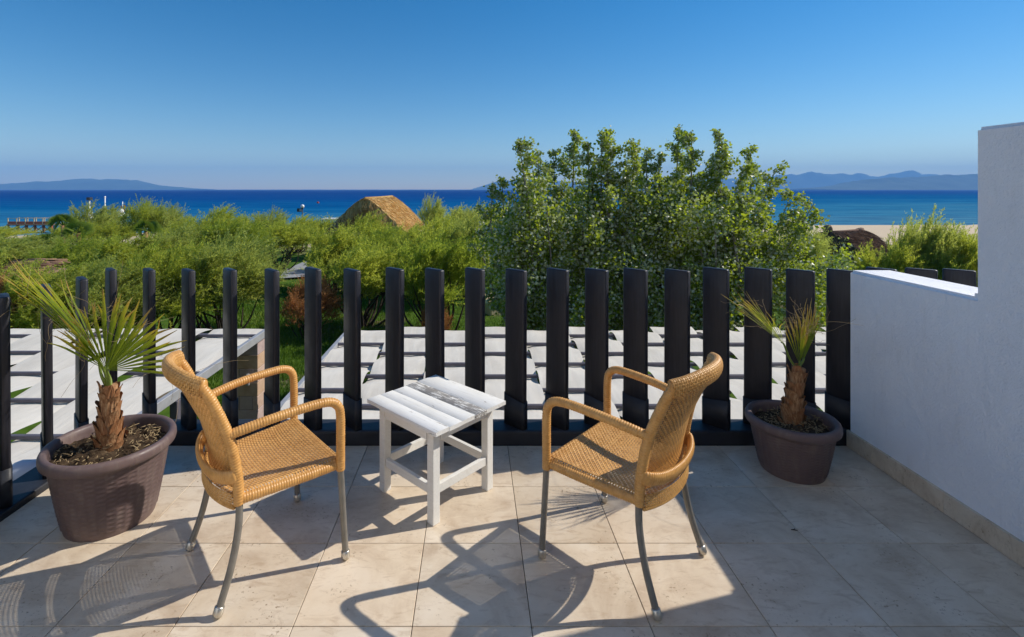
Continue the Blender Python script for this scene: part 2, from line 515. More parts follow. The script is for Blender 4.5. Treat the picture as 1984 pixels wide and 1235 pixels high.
    t.color(t.ramp(a, [(0.1, (0.12, 0.07, 0.05)), (0.5, (0.24, 0.15, 0.11)), (0.9, (0.46, 0.29, 0.17))]))
    m['reed'] = t.m
    m['wood'] = plain('weathered_wood', (0.22, 0.14, 0.09), 0.8, 0.2, 0, 0.3, 6)
    m['red'] = plain('red_paint', (0.42, 0.045, 0.025), 0.6)
    m['redwood'] = plain('red_stained_timber', (0.33, 0.075, 0.035), 0.7)
    m['white'] = plain('white_paint', (0.78, 0.78, 0.77), 0.5, 0.4, 0, 0.04)
    m['dark'] = plain('dark_metal', (0.03, 0.03, 0.035), 0.5)
    m['globe'] = plain('opal_globe', (0.82, 0.82, 0.82), 0.2, 0.5, 0, 0.02)
    m['beige'] = plain('beige_plastic', (0.52, 0.42, 0.25), 0.5, 0.4, 0, 0.06)
    m['paleblue'] = plain('pale_blue_plastic', (0.42, 0.46, 0.56), 0.45, 0.4, 0, 0.05)
    m['rock'] = plain('brown_rock', (0.24, 0.15, 0.10), 0.9, 0.2, 0, 0.35, 4, 0.5)
    return m
M = make_materials()

# ------------------------------------------------------------------ the setting: terrace floor, ground, sea, islands
FX0, FX1, FY1 = -2.29, 2.326, 3.157
GZ = -3.4                                         # garden level
SEA = -5.4

def build_floor():
    b = MB()
    b.box(-2.46, 4.6, -3.0, 3.335, -3.6, -0.006)
    fl = tag(b.build('terrace_floor', M['grout']), kind='structure')
    xs = [FX0] + [0.211 + 0.4365 * k for k in range(-5, 5)] + [FX1]
    ys = [FY1 - 0.435 * k for k in range(12)][::-1]
    cache = {}
    for i in range(len(xs) - 1):
        for j in range(len(ys) - 1):
            w, d = round(xs[i + 1] - xs[i] - 0.003, 4), round(ys[j + 1] - ys[j] - 0.003, 4)
            if (w, d) not in cache: cache[(w, d)] = bevel_mesh('tile', M['travertine'], (w, d, 0.02), 0.0012, 1)
            o = link('tile', cache[(w, d)], fl, ((xs[i] + xs[i + 1]) / 2, (ys[j] + ys[j + 1]) / 2, -0.02 + random.uniform(-0.0006, 0.0003)))
            o.rotation_euler = (0, 0, PI if random.random() < 0.5 and abs(w - 0.4335) < 0.01 else 0)
build_floor()

def ground_z(X, Y):
    Y = np.asarray(Y, float)
    s = np.clip((Y - 40) / 62, 0, 1)
    return GZ - 2.1 * s - np.clip((Y - 102) / 40, 0, 1) * 2.5

def build_ground():
    ys = np.concatenate([np.linspace(-120, 0, 6), np.linspace(4, 60, 60), np.linspace(61, 160, 60), [400]])
    xs = np.concatenate([[-900, -400, -200], np.linspace(-120, 120, 120), [200, 400, 900]])
    X, Y = np.meshgrid(xs, ys, indexing='ij')
    sh = np.clip((-X - 10) / 50, 0, 1) * 22          # the shore comes nearer on the left
    Z = ground_z(X, Y + sh * np.clip((Y - 40) / 30, 0, 1)) + (vnoise(X / 5, Y / 5, 3) - 0.5) * 0.10 * np.clip((Y - 8) / 8, 0, 1)
    b = MB()
    b.grid(np.stack([X, Y, Z], -1))
    tag(b.build('ground', M['ground'], smooth=True), kind='structure')
    # grey path across the lawn
    pts = [(508, 545), (620, 537), (640, 506), (588, 510)]
    V = []
    for px, py in pts:
        Y_ = FPX * (EYE - GZ) / (py - VY)
        V.append(at(px, py, Y_))
    b = MB()
    g = np.zeros((9, 7, 3))
    for i in range(9):
        for j in range(7):
            u, v = i / 8, j / 6
            p = (V[0] * (1 - u) + V[1] * u) * (1 - v) + (V[3] * (1 - u) + V[2] * u) * v
            g[i, j] = (p.x, p.y, GZ + 0.085)
    b.grid(g)
    tag(b.build('path', M['path']), kind='structure')
build_ground()

def build_sea():
    b = MB()
    ys = np.concatenate([np.linspace(60, 400, 30), np.geomspace(450, 9000, 30)])
    xs = np.linspace(-12000, 12000, 40)
    X, Y = np.meshgrid(xs, ys, indexing='ij')
    b.grid(np.stack([X, Y, np.full_like(X, SEA)], -1))
    tag(b.build('sea', M['sea']), kind='structure')
    # islands: ridge profiles given as (pixel, pixel height) at their own distance
    def island(Y0, prof, depth, seed):
        prof = np.array(prof, float)
        n, k = 160, 22
        px = np.linspace(prof[0, 0], prof[-1, 0], n)
        h = np.interp(px, prof[:, 0], VY - prof[:, 1]) * Y0 / FPX
        h = h + (vnoise(px / 9, px * 0, seed) - 0.5) * 0.13 * h + (vnoise(px / 3, px * 0, seed + 1) - 0.5) * 0.06 * h
        X = (px - VX) * Y0 / FPX
        b = MB()
        t = np.linspace(-1, 1, k)
        cr = np.clip(1 - np.abs(t) ** 1.4, 0, 1)
        G = np.zeros((n, k, 3))
        G[..., 0] = X[:, None]
        G[..., 1] = Y0 + t[None, :] * depth
        G[..., 2] = SEA - 2 + (h + 9)[:, None] * cr[None, :] * (1 + 0.35 * (vnoise(X[:, None] / 260 + t * 0, t[None, :] * 5 + X[:, None] * 0, seed + 2) - 0.5) * (np.abs(t) > 0.05))
        b.grid(G)
        tag(b.build('island', M['island'], smooth=True), kind='structure')
    island(7000, [(-420, 366), (-300, 360), (-120, 358), (0, 357), (60, 354), (130, 351), (165, 346.5), (190, 350), (215, 347), (250, 350), (290, 357), (330, 362), (385, 366.5)], 700, 1)
    island(8600, [(915, 366.5), (940, 359), (965, 351), (1010, 349), (1100, 352), (1200, 356), (1300, 352), (1400, 347), (1480, 343), (1540, 337), (1590, 335), (1650, 338), (1705, 341), (1740, 334), (1763, 329), (1785, 337), (1830, 339), (1900, 340), (2050, 345), (2300, 366)], 380, 5)
    island(5200, [(1560, 366), (1620, 360), (1690, 347), (1760, 344), (1820, 341), (1860, 338), (1900, 339), (1990, 340), (2150, 350), (2300, 366)], 600, 9)
build_sea()

# ------------------------------------------------------------------ white balcony wall with its skirting
def build_wall():
    prof = [(1.25, 0.0), (3.15, 0.0), (3.15, 1.098), (2.358, 1.098), (2.358, 1.888), (1.25, 1.888)]
    bm = bmesh.new()
    vs = [[bm.verts.new((x, y, z)) for y, z in prof] for x in (2.334, 2.592)]
    bm.faces.new(vs[0]); bm.faces.new(vs[1][::-1])
    for i in range(6):
        j = (i + 1) % 6
        bm.faces.new((vs[0][j], vs[0][i], vs[1][i], vs[1][j]))
    bmesh.ops.recalc_face_normals(bm, faces=bm.faces[:])
    bmesh.ops.bevel(bm, geom=bm.edges[:], offset=0.016, segments=3, affect='EDGES')
    me = bpy.data.meshes.new('balcony_wall')
    bm.to_mesh(me); bm.free()
    me.materials.append(M['stucco'])
    w = tag(link('balcony_wall', me), 'white stuccoed balcony wall stepping down to a low end beside the fence', 'wall')
    y = 3.15
    k = 0
    while y > 1.35:
        ln = min(0.45 if k else 0.20, y - 1.26)
        bbox('skirting_tile', M['travertine'], (0.0165, ln - 0.002, 0.102), (2.3275, y - ln / 2, 0.001), w, bev=0.0015, seg=1)
        y -= ln
        k += 1
build_wall()

def build_bounce_facade():  # unseen building behind the camera, added and made tall to bounce fill light
    h = thing('bounce_facade', 'unseen white facade with a glazed door, added behind the terrace to bounce light', 'bounce_facade', (0, -1.65, 0))
    b = MB()
    for x0, x1, z0, z1 in ((-14.0, -0.9, -3.4, 6.6), (0.9, 14.0, -3.4, 6.6), (-0.9, 0.9, 2.2, 6.6), (-0.9, 0.9, -3.4, -0.01)):
        b.box(x0, x1, -0.25, 0.0, z0, z1)
    b.box(-14.3, 14.3, -8.0, 0.12, 6.6, 6.85)
    b.box(-14.0, -13.75, -7.8, -0.25, -3.4, 6.6)
    b.box(13.75, 14.0, -7.8, -0.25, -3.4, 6.6)
    b.build('wall', M['stucco'], h)
    for s in (-1, 1):
        f = bbox('door_leaf', M['white'], (0.88, 0.06, 2.18), (s * 0.445, -0.12, 0.005), h, bev=0.006)
        bbox('pane', M['dark'], (0.66, 0.02, 1.9), (0, 0.03, 0.14), f, bev=0.004)
build_bounce_facade()

# ------------------------------------------------------------------ slatted fences
def slat_mesh(name, mat, w, t, h, r, top_inset=0.008, slant=0.0):
    pts = []
    for cx, cy, a0 in ((w / 2 - r, t / 2 - r, 0), (-w / 2 + r, t / 2 - r, 90), (-w / 2 + r, -t / 2 + r, 180), (w / 2 - r, -t / 2 + r, 270)):
        for a in (0, 30, 60, 90):
            pts.append((cx + r * math.cos(R(a0 + a)), cy + r * math.sin(R(a0 + a))))
    pts = np.array(pts)
    n = len(pts)
    b = MB()
    L = []
    if slant:
        lev = [(0, 1), (h, 1)]
    else:
        lev = [(0, 0), (h * 0.33, 0), (h * 0.66, 0), (h - top_inset, 0), (h - top_inset * 0.35, 0.35), (h, 1)]
    for z, ins in lev:
        q = pts.copy()
        if not slant:
            q = q * np.array([(w - 2 * top_inset * ins) / w, (t - 1.4 * top_inset * ins) / t])
        zz = np.full(n, z) + (slant * pts[:, 0] if z > 0 else 0) + (0.01 * np.sin(pts[:, 0] * 40) if slant and z > 0 else 0)
        L.append(np.column_stack([q, zz]))
    V = np.concatenate(L)
    k = len(lev)
    F = [[i * n + j, i * n + (j + 1) % n, (i + 1) * n + (j + 1) % n, (i + 1) * n + j] for i in range(k - 1) for j in range(n)]
    F.append([(k - 1) * n + j for j in range(n)])
    F.append([j for j in range(n)][::-1])
    b.add(V, F)
    me = b.mesh(name, mat)
    return me

def build_fences():
    h_front, h_left = 1.007, 1.035
    sm = slat_mesh('slat', M['black_wood'], 0.158, 0.042, h_front, 0.012)
    sl_ = [slat_mesh('sleeve', M['membrane'], 0.168, 0.053, h, 0.016, slant=s) for h, s in ((0.185, -0.18), (0.175, 0.10), (0.195, -0.08))]
    f = thing('slatted_fence', 'black fence of turned upright boards on a low kerb along the sea side', 'fence', (0, 3.24, 0))
    b = bbox('kerb', M['membrane'], (6.7, 0.175, 0.105), (0.87, 0.012, -0.018), f, bev=0.018, seg=3)
    pxs = [290, 365, 446, 527, 606, 683, 764, 843, 920, 999, 1079, 1156, 1231, 1311, 1388, 1468, 1550, 1629, 1706, 1784, 1860, 1938, 2016, 2090]
    pxs = [217] + pxs
    for px in pxs:
        x = (px - VX) * 3.24 / FPX
        s = link('slat', sm, f, (x, random.uniform(-0.004, 0.004), 0.083), (random.uniform(-0.004, 0.004), random.uniform(-0.006, 0.006), R(-45 + random.uniform(-2, 2))))
        s.scale = (1, 1, random.uniform(0.994, 1.006))
        link('sleeve', random.choice(sl_), s, (0, 0, 0.0))
    f2 = thing('slatted_fence', 'black fence of turned upright boards running along the left edge behind the planter', 'fence', (-2.355, 0, 0))
    bbox('kerb', M['membrane'], (0.20, 4.95, 0.055), (-0.02, 0.675, -0.018), f2, bev=0.012, seg=3)
    for y in (2.54, 2.795, 3.045 - 0.01, 2.285, 2.03, 1.775, 1.52):
        s = link('slat', sm, f2, (0, y, 0.035), (random.uniform(-0.006, 0.006), random.uniform(-0.006, 0.006), R(-45 + random.uniform(-2, 2))))
        s.scale = (1, 1, 1.027)
        link('sleeve', random.choice(sl_), s, (0, 0, 0.0))
build_fences()

# ------------------------------------------------------------------ rattan chairs
def wrapped(mb, C, r, pitch=0.010, k=12, ry=None):
    P = spline(C, pitch / 4)
    n = len(P)
    pat = np.array([0.90, 0.99, 1.02, 0.99])
    m = pat[np.arange(n) % 4]
    jit = np.repeat(np.random.RandomState(5).uniform(0.98, 1.02, n // 4 + 1), 4)[:n]
    mb.tube(P, r * m * jit, k, True, None if ry is None else ry * m * jit)

def weave(mb, Sf, nu, nv, wu, wv, amp):
    """plain weave of flat strands over the surface Sf(u, v)"""
    e = 1e-3
    def frame(U, V):
        P = Sf(U, V)
        du = Sf(U + e, V) - Sf(U - e, V)
        dv = Sf(U, V + e) - Sf(U, V - e)
        lu, lv = np.linalg.norm(du, axis=-1)[..., None], np.linalg.norm(dv, axis=-1)[..., None]
        N = np.cross(du, dv)
        N /= np.linalg.norm(N, axis=-1)[..., None] + 1e-12
        return P, du / lu, dv / lv, N
    for along_u in (True, False):
        n_s, n_c = (nv, nu) if along_u else (nu, nv)
        s = (np.arange(n_s) + 0.5) / n_s
        q = np.linspace(0, 1, 4 * n_c + 1)
        ss, qq = np.meshgrid(s, q, indexing='ij')
        U, V = (qq, ss) if along_u else (ss, qq)
        P, tu, tv, N = frame(U, V)
        idx = np.arange(n_s)[:, None]
        ph = np.cos((qq * n_c - 0.5) * PI + idx * PI) * (1 if along_u else -1)
        ph = np.clip(ph * 1.5, -1, 1)
        off = ph * amp
        W = tv if along_u else tu
        w = (wv if along_u else wu) * (0.94 + 0.12 * np.random.RandomState(3).rand(n_s))[:, None, None]
        C = P + N * off[..., None]
        for sgn in (1,):
            G = np.stack([C - W * w / 2, C + N * 0.0011, C + W * w / 2], 2)
            G2 = np.stack([C + W * w / 2, C - N * 0.0011, C - W * w / 2], 2)
        rv = np.random.RandomState(9).rand(n_s)
        for i in range(n_s):
            mb.grid(G[i], np.full(G[i].shape[:2], rv[i])); mb.grid(G2[i], np.full(G2[i].shape[:2], rv[i]))

def make_chair(label, cat, group, loc, rz):
    ch = thing('rattan_armchair', label, cat, loc, rz, group)
    post = [(0.215, -0.17, 0.385), (0.213, -0.176, 0.50), (0.210, -0.205, 0.65), (0.205, -0.258, 0.79), (0.199, -0.30, 0.868)]
    pz = np.array([p[2] for p in post]); pyv = np.array([p[1] for p in post]); pxv = np.array([p[0] for p in post])
    # seat
    yb = lambda u: -0.188 - 0.045 * np.clip(1 - np.abs(2 * u - 1) ** 2.2, 0, 1)
    def seat(U, V):
        yf = 0.246
        y = yf + (yb(U) - yf) * V
        hw = 0.262 - 0.046 * np.clip((yf - y) / 0.43, 0, 1.2)
        x = (2 * U - 1) * hw
        z = 0.449 - 0.022 * V - 0.016 * np.sin(np.clip(V, 0, 1) * PI) * np.clip(1 - np.abs(2 * U - 1) ** 4, 0, 1)
        z = z - 0.040 * np.clip((0.055 - V) / 0.055, 0, 1) ** 2 - 0.020 * np.clip((np.abs(2 * U - 1) - 0.91) / 0.09, 0, 1.2) ** 2
        return np.stack([x, y, z], -1)
    b = MB()
    weave(b, seat, 46, 39, 0.0076, 0.0078, 0.0013)
    b.build('seat', M['rattan'], ch, True)
    # seat frame: wrapped rails at the front and the sides
    b = MB()
    for s in (1, -1):
        wrapped(b, [(s * 0.252, 0.232, 0.415), (s * 0.245, 0.10, 0.410), (s * 0.228, -0.06, 0.405), (s * 0.215, -0.172, 0.402)], 0.017, ry=0.020)
    wrapped(b, [(-0.252, 0.228, 0.418), (0, 0.232, 0.416), (0.252, 0.228, 0.418)], 0.015, ry=0.018)
    b.build('seat_frame', M['rattan_wrap'], ch, True)
    # rear apron under the rounded back of the seat
    def apron(U, V):
        y = yb(U) - 0.004
        x = (2 * U - 1) * 0.213
        return np.stack([x, y + 0.0 * V, 0.432 - 0.058 * V - 0.006 * np.sin(U * PI)], -1)
    b = MB()
    weave(b, apron, 44, 6, 0.0084, 0.0088, 0.0014)
    b.build('rear_apron', M['rattan'], ch, True)
    b = MB()
    q = np.linspace(0, 1, 13)
    wrapped(b, np.stack([(2 * q - 1) * 0.214, yb(q) + 0.002, 0.376 - 0.004 * np.sin(q * PI)], 1), 0.008, 0.009, 8)
    b.build('apron_edge', M['rattan_wrap'], ch, True)
    # back
    def back(U, V):
        z = 0.437 + 0.425 * V
        hw = np.interp(z, pz, pxv) - 0.004
        x = (2 * U - 1) * hw
        bow = 0.026 + 0.040 * np.clip(V, 0, 1) + 0.012 * np.clip(1 - V / 0.18, 0, 1) ** 1.5
        y = np.interp(z, pz, pyv) - bow * (1 - (2 * U - 1) ** 2)
        return np.stack([x, y, z], -1)
    b = MB()
    weave(b, back, 38, 41, 0.0068, 0.0068, 0.0013)
    b.build('backrest', M['rattan'], ch, True)
    for s in (1, -1):
        b = MB()
        wrapped(b, [(s * p[0], p[1], p[2]) for p in post], 0.0205, 0.011)
        b.build('back_post', M['rattan_wrap'], ch, True)
    # rolled head of the back, covered with fine weave
    C = [(-0.214, -0.292, 0.862), (-0.165, -0.325, 0.872), (-0.08, -0.355, 0.884), (0, -0.365, 0.888), (0.08, -0.355, 0.884), (0.165, -0.325, 0.872), (0.214, -0.292, 0.862)]
    P = spline(C, 0.012)
    nP = len(P)
    qP = np.linspace(0, 1, nP)
    b = MB()
    b.tube(P, 0.0185, 14, True, 0.0335)
    b.build('roll_core', M['rattan_wrap'], ch, True)
    def roll(U, V):
        C_ = np.stack([np.interp(U, qP, P[:, k]) for k in range(3)], -1)
        d_ = np.stack([np.interp(np.clip(U + 0.01, 0, 1), qP, P[:, k]) - np.interp(np.clip(U - 0.01, 0, 1), qP, P[:, k]) for k in range(3)], -1)
        d_ = unit(d_)
        sd_ = unit(np.cross(d_, np.array([0, 0, 1.0])))
        up_ = np.cross(sd_, d_)
        th = -V * 2 * PI
        lean = 0.35
        rr, rz = 0.0215, 0.0365
        return C_ + sd_ * (rr * np.cos(th) + lean * 0.012 * np.sin(th))[..., None] + up_ * (rz * np.sin(th))[..., None]
    b = MB()
    weave(b, roll, 54, 20, 0.0080, 0.0078, 0.0013)
    b.build('top_roll', M['rattan'], ch, True)
    # wrapped band round the small of the back
    b = MB()
    wrapped(b, [(-0.220, -0.172, 0.505), (-0.208, -0.202, 0.496), (-0.13, -0.233, 0.482), (0, -0.246, 0.476), (0.13, -0.233, 0.482), (0.208, -0.202, 0.496), (0.220, -0.172, 0.505)], 0.014, 0.010, 12, 0.029)
    b.build('lumbar_band', M['rattan_wrap'], ch, True)
    b = MB()
    q = np.linspace(0.03, 0.97, 60)
    Bp = back(q, np.full_like(q, 0.135))
    for p in Bp:
        b.tube([p + np.array([0, 0.004, -0.003]), p + np.array([0, 0.006, 0.0]), p + np.array([0, 0.004, 0.003])], [0.0022, 0.0038, 0.0022], 6)
    b.build('cane_cord', M['bead'], ch, True)
    # arms with their front uprights
    for s in (1, -1):
        b = MB()
        wrapped(b, [(s * 0.262, 0.229, 0.392), (s * 0.2625, 0.229, 0.50), (s * 0.263, 0.228, 0.625), (s * 0.2625, 0.216, 0.672), (s * 0.260, 0.178, 0.697), (s * 0.254, 0.10, 0.700), (s * 0.243, -0.04, 0.690), (s * 0.228, -0.14, 0.675), (s * 0.211, -0.206, 0.660)], 0.0192, 0.0105)
        b.build('armrest', M['rattan_wrap'], ch, True)
    # legs
    for s in (1, -1):
        for front in (True, False):
            b = MB()
            if front: C = [(s * 0.262, 0.229, 0.41), (s * 0.265, 0.240, 0.2), (s * 0.268, 0.25, 0.012)]
            else: C = [(s * 0.214, -0.168, 0.41), (s * 0.217, -0.172, 0.30), (s * 0.223, -0.200, 0.16), (s * 0.231, -0.250, 0.012)]
            P = spline(C, 0.02)
            b.tube(P, 0.0135, 14)
            lg = b.build('leg', M['steel'], ch, True)
            b = MB()
            d = (P[-1] - P[-3]); d /= np.linalg.norm(d)
            e0 = P[-1] - d * 0.030
            pts = [e0, e0 + d * 0.004, e0 + d * 0.026, e0 + d * 0.034, e0 + d * 0.036]
            b.tube(pts, [0.0145, 0.0182, 0.0188, 0.0165, 0.012], 16)
            b.build('foot_cap', M['cap'], lg, True)
    return ch

def copy_tree(o, parent=None):
    c = o.copy()
    COL.objects.link(c)
    c.parent = parent
    for ch in o.children: copy_tree(ch, c)
    return c

GC = 'rattan armchairs on the terrace'
chair = make_chair('tan woven rattan armchair standing between the big planter and the white table', 'chair', GC, (-0.918, 2.226, 0), math.atan2(0.652, 0.758) - PI / 2)
c2 = copy_tree(chair)
c2.location = (0.661, 2.217, 0)
c2.rotation_euler = (0, 0, math.atan2(0.691, -0.7237) - PI / 2)
c2['label'] = 'tan woven rattan armchair right of the white table, turned to face the sea'

tw = thing('twig', 'tiny dark twig lying on a shaded floor tile near the white wall', 'twig', (1.50, 2.37, 0.002))
b = MB()
b.tube([(-0.012, 0.003, 0.002), (0.0, 0.0, 0.003), (0.014, -0.005, 0.002)], [0.0015, 0.003, 0.0015], 6)
b.build('stem', M['bark'], tw, True)
b = MB()
b.tube([(0.002, 0.0, 0.003), (0.008, 0.008, 0.004)], [0.0015, 0.001], 5)
b.build('bud', M['bark'], tw, True)

# ------------------------------------------------------------------ white side table
def build_table():
    T = thing('side_table', 'square white painted wooden side table with chipped plank top', 'table', (-0.20, 2.70, 0), R(46.4))
    ht = 0.475
    W, L = 0.50, 0.55
    fr = [0.0, 0.172, 0.350, 0.530, 0.700, 1.0]
    rs = np.random.RandomState(4)
    for i in range(5):
        x0, x1 = -W / 2 + W * fr[i] + 0.0007, -W / 2 + W * fr[i + 1] - 0.0007
        n = 22
        y = np.linspace(-L / 2 + rs.uniform(-0.003, 0.003), L / 2 + rs.uniform(-0.003, 0.003), n)
        ja, jb = (vnoise(y * 14, y * 0 + i, 11) - 0.5) * 0.003, (vnoise(y * 14, y * 0 + i + 50, 12) - 0.5) * 0.003
        dz = rs.uniform(-0.0015, 0.0015)
        b = MB()
        prof = [(x0, -0.020, ja), (x0, -0.0014, ja), (x0 + 0.0012, 0, ja), (x1 - 0.0012, 0, jb), (x1, -0.0014, jb), (x1, -0.020, jb)]
        G = np.zeros((n, 7, 3))
        for k in range(7):
            px, pz, j = prof[k % 6]
            G[:, k, 0] = px + j; G[:, k, 1] = y; G[:, k, 2] = ht + pz + dz
        b.grid(G)
        for e in (0, n - 1):
            b.add(G[e, :6], [list(range(6)) if e == 0 else list(range(6))[::-1]])
        o = b.build('plank', M['plank_bare'] if i == 3 else M['plank'], T)
        if i == 3: o['label'] = 'weathered plank worn to grey wood'
    for sx in (1, -1):
        for sy in (1, -1):
            bbox('leg', M['white_wood'], (0.044, 0.044, ht - 0.022), (sx * 0.192, sy * 0.192, 0), T, bev=0.003)
    for s in (1, -1):
        bbox('apron', M['white_wood'], (0.331, 0.02, 0.052), (0, s * 0.205, ht - 0.080), T, bev=0.002)
        bbox('apron', M['white_wood'], (0.02, 0.331, 0.052), (s * 0.205, 0, ht - 0.080), T, bev=0.002)
        bbox('stretcher', M['white_wood'], (0.331, 0.022, 0.042), (0, s * 0.197, 0.138), T, bev=0.002)
        bbox('stretcher', M['white_wood'], (0.022, 0.331, 0.042), (s * 0.197, 0, 0.138), T, bev=0.002)
build_table()

# ------------------------------------------------------------------ planters and young palms
def make_pot(label, loc, rr, rb, h):
    P = thing('planter', label, 'planter', loc)
    lip = rr
    body = rr * 0.885
    zs = np.concatenate([np.linspace(0.0, 0.012, 3), np.linspace(0.02, h - 0.062, 56), [h - 0.055]])
    rad = rb + (body - rb) * (zs / (h - 0.055)) ** 0.85
    k = 144
    disp = np.zeros((len(zs), k))
    rows = np.arange(len(zs))
    kk = np.arange(k)
    for i in range(4, 58):
        row = i // 2
        ph = (kk + (row % 2) * 4) % 8
        disp[i] = np.where(ph < 6, 0.0034, -0.0012) * (1.0 if i % 2 else 0.1)
        if i % 2 == 0: disp[i] -= 0.0012
    b = MB()
    b.lathe(np.stack([rad, zs], 1), k, disp)
    b.add([(rb * math.cos(a), rb * math.sin(a), 0) for a in np.arange(36) * PI / 18], [list(range(36))[::-1]])
    b.build('pot_body', M['pot'], P, True)
    b = MB()
    pr = [(body - 0.004, h - 0.066), (body + 0.004, h - 0.058), (lip - 0.012, h - 0.054), (lip - 0.003, h - 0.046), (lip, h - 0.034), (lip - 0.001, h - 0.016), (lip - 0.007, h - 0.004), (lip - 0.018, h), (lip - 0.030, h - 0.003), (lip - 0.037, h - 0.012), (lip - 0.040, h - 0.03), (lip - 0.048, h - 0.09)]
    b.lathe(pr, 96)
    b.build('rim', M['pot'], P, True)
    sr = lip - 0.044
    n, ka = 26, 72
    r_ = np.linspace(0, 1, n)
    th = np.linspace(0, 2 * PI, ka + 1)
    RR, TH = np.meshgrid(r_ * sr, th, indexing='ij')
    X, Y = RR * np.cos(TH), RR * np.sin(TH)
    Z = h - 0.055 + (vnoise(X * 22 + 40, Y * 22 + 40, 2) - 0.5) * 0.035 + (vnoise(X * 70 + 40, Y * 70 + 40, 3) - 0.5) * 0.018 + 0.03 * np.exp(-(RR / 0.09) ** 2)
    b = MB()
    b.grid(np.stack([X, Y, Z], -1))
    b.build('soil', M['soil'], P, True)
    rs = np.random.RandomState(int(rr * 1000))
    b = MB()
    for i in range(260):
        a, q = rs.uniform(0, 2 * PI), math.sqrt(rs.uniform(0, 1)) * sr * 0.96
        x, y = q * math.cos(a), q * math.sin(a)
        z = h - 0.040 + rs.uniform(-0.012, 0.012) + 0.03 * math.exp(-(q / 0.09) ** 2)
        d = np.array([rs.normal(), rs.normal(), rs.normal() * 0.35]); d /= np.linalg.norm(d)
        l = rs.uniform(0.008, 0.035)
        c = np.array([x, y, z])
        b.tube([c - d * l / 2, c + d * l / 2 + rs.normal(size=3) * 0.002], rs.uniform(0.0008, 0.003), 4)
    tag(b.build('mulch', M['straw_bit'], P), kind='stuff')
    return P
pL = make_pot('large brown wicker pattern planter at the left by the fence', (-1.775, 2.475, 0), 0.278, 0.185, 0.385)
pR = make_pot('small brown planter in the right corner by the white wall', (1.82, 2.895, 0), 0.238, 0.16, 0.305)

def fan_frond(parent, base, hub, axis, side, n, spread, L, seed, fold=0.0, droop=0.12, brown=0.0, wid=0.0155, gapk=0.52):
    """a fan leaf: its petiole carries every leaf segment as a sub-part"""
    rs = np.random.RandomState(seed)
    axis = np.array(axis, float); axis /= np.linalg.norm(axis)
    side = np.array(side, float); side -= axis * (side @ axis); side /= np.linalg.norm(side)
    nrm = np.cross(axis, side)
    base, hub = np.array(base, float), np.array(hub, float)
    b = MB()
    mid = (base + hub) / 2 + nrm * 0.01
    P = spline([base, mid, hub, hub + axis * 0.02], 0.012)
    b.tube(P, np.linspace(0.0095, 0.0055, len(P)), 8, True, np.linspace(0.006, 0.004, len(P)))
    fr = b.build('frond', M['petiole'], parent, True)
    m = 11
    t = np.linspace(0, 1, m)
    for k in range(n):
        u = (k + 0.5) / n * 2 - 1
        ph = u * spread
        fd = nrm * fold * abs(u) + nrm * 0.05 * ((k % 2) * 2 - 1)
        d = axis * math.cos(ph) + side * math.sin(ph) + fd
        d /= np.linalg.norm(d)
        ln = L * (1 - 0.30 * abs(u) ** 1.6) * rs.uniform(0.88, 1.06)
        w0 = wid * (1 - 0.35 * abs(u))
        side_d = np.cross(nrm, d); side_d /= np.linalg.norm(side_d)
        C = hub + d * (ln * t)[:, None] + np.array([0, 0, -1.0]) * (droop * ln * t ** 2.6 * rs.uniform(0.3, 1.5))[:, None]
        kink = rs.normal(size=3) * 0.16 * ln
        C = C + kink * (np.clip(t - 0.66, 0, 1) ** 1.8)[:, None] * 2.0
        gap = ln * t * (2 * spread / n) * gapk
        w = np.minimum(gap, w0 * (1 - 0.15 * t)) * np.clip((1 - t) / 0.42, 0.04, 1) ** 0.75
        nn = np.cross(side_d, d)
        Lf = C - side_d * w[:, None] + nn * (w * 0.45)[:, None]
        Rt = C + side_d * w[:, None] + nn * (w * 0.45)[:, None]
        b = MB()
        br = brown + rs.uniform(-0.06, 0.10)
        b.grid(np.stack([Lf, C, Rt], 1), np.repeat((t ** 1.25 * 0.86 + br)[:, None], 3, 1))
        b.build('leaf_segment', M['palm_leaf'], fr, True)
    b = MB()
    for k in range(16):
        u = rs.uniform(-1, 1); ph = u * spread
        d = axis * math.cos(ph) + side * math.sin(ph)
        s = hub + d * L * rs.uniform(0.4, 0.8)
        pts = [s]
        v = d * 0.5 + rs.normal(size=3) * 0.6
        for q in range(6):
            v = v + rs.normal(size=3) * 0.5; pts.append(pts[-1] + v * 0.016)
        b.tube(spline(pts, 0.008), 0.0007, 3, False)
    tag(b.build('leaf_thread', M['straw_bit'], fr), kind='stuff')

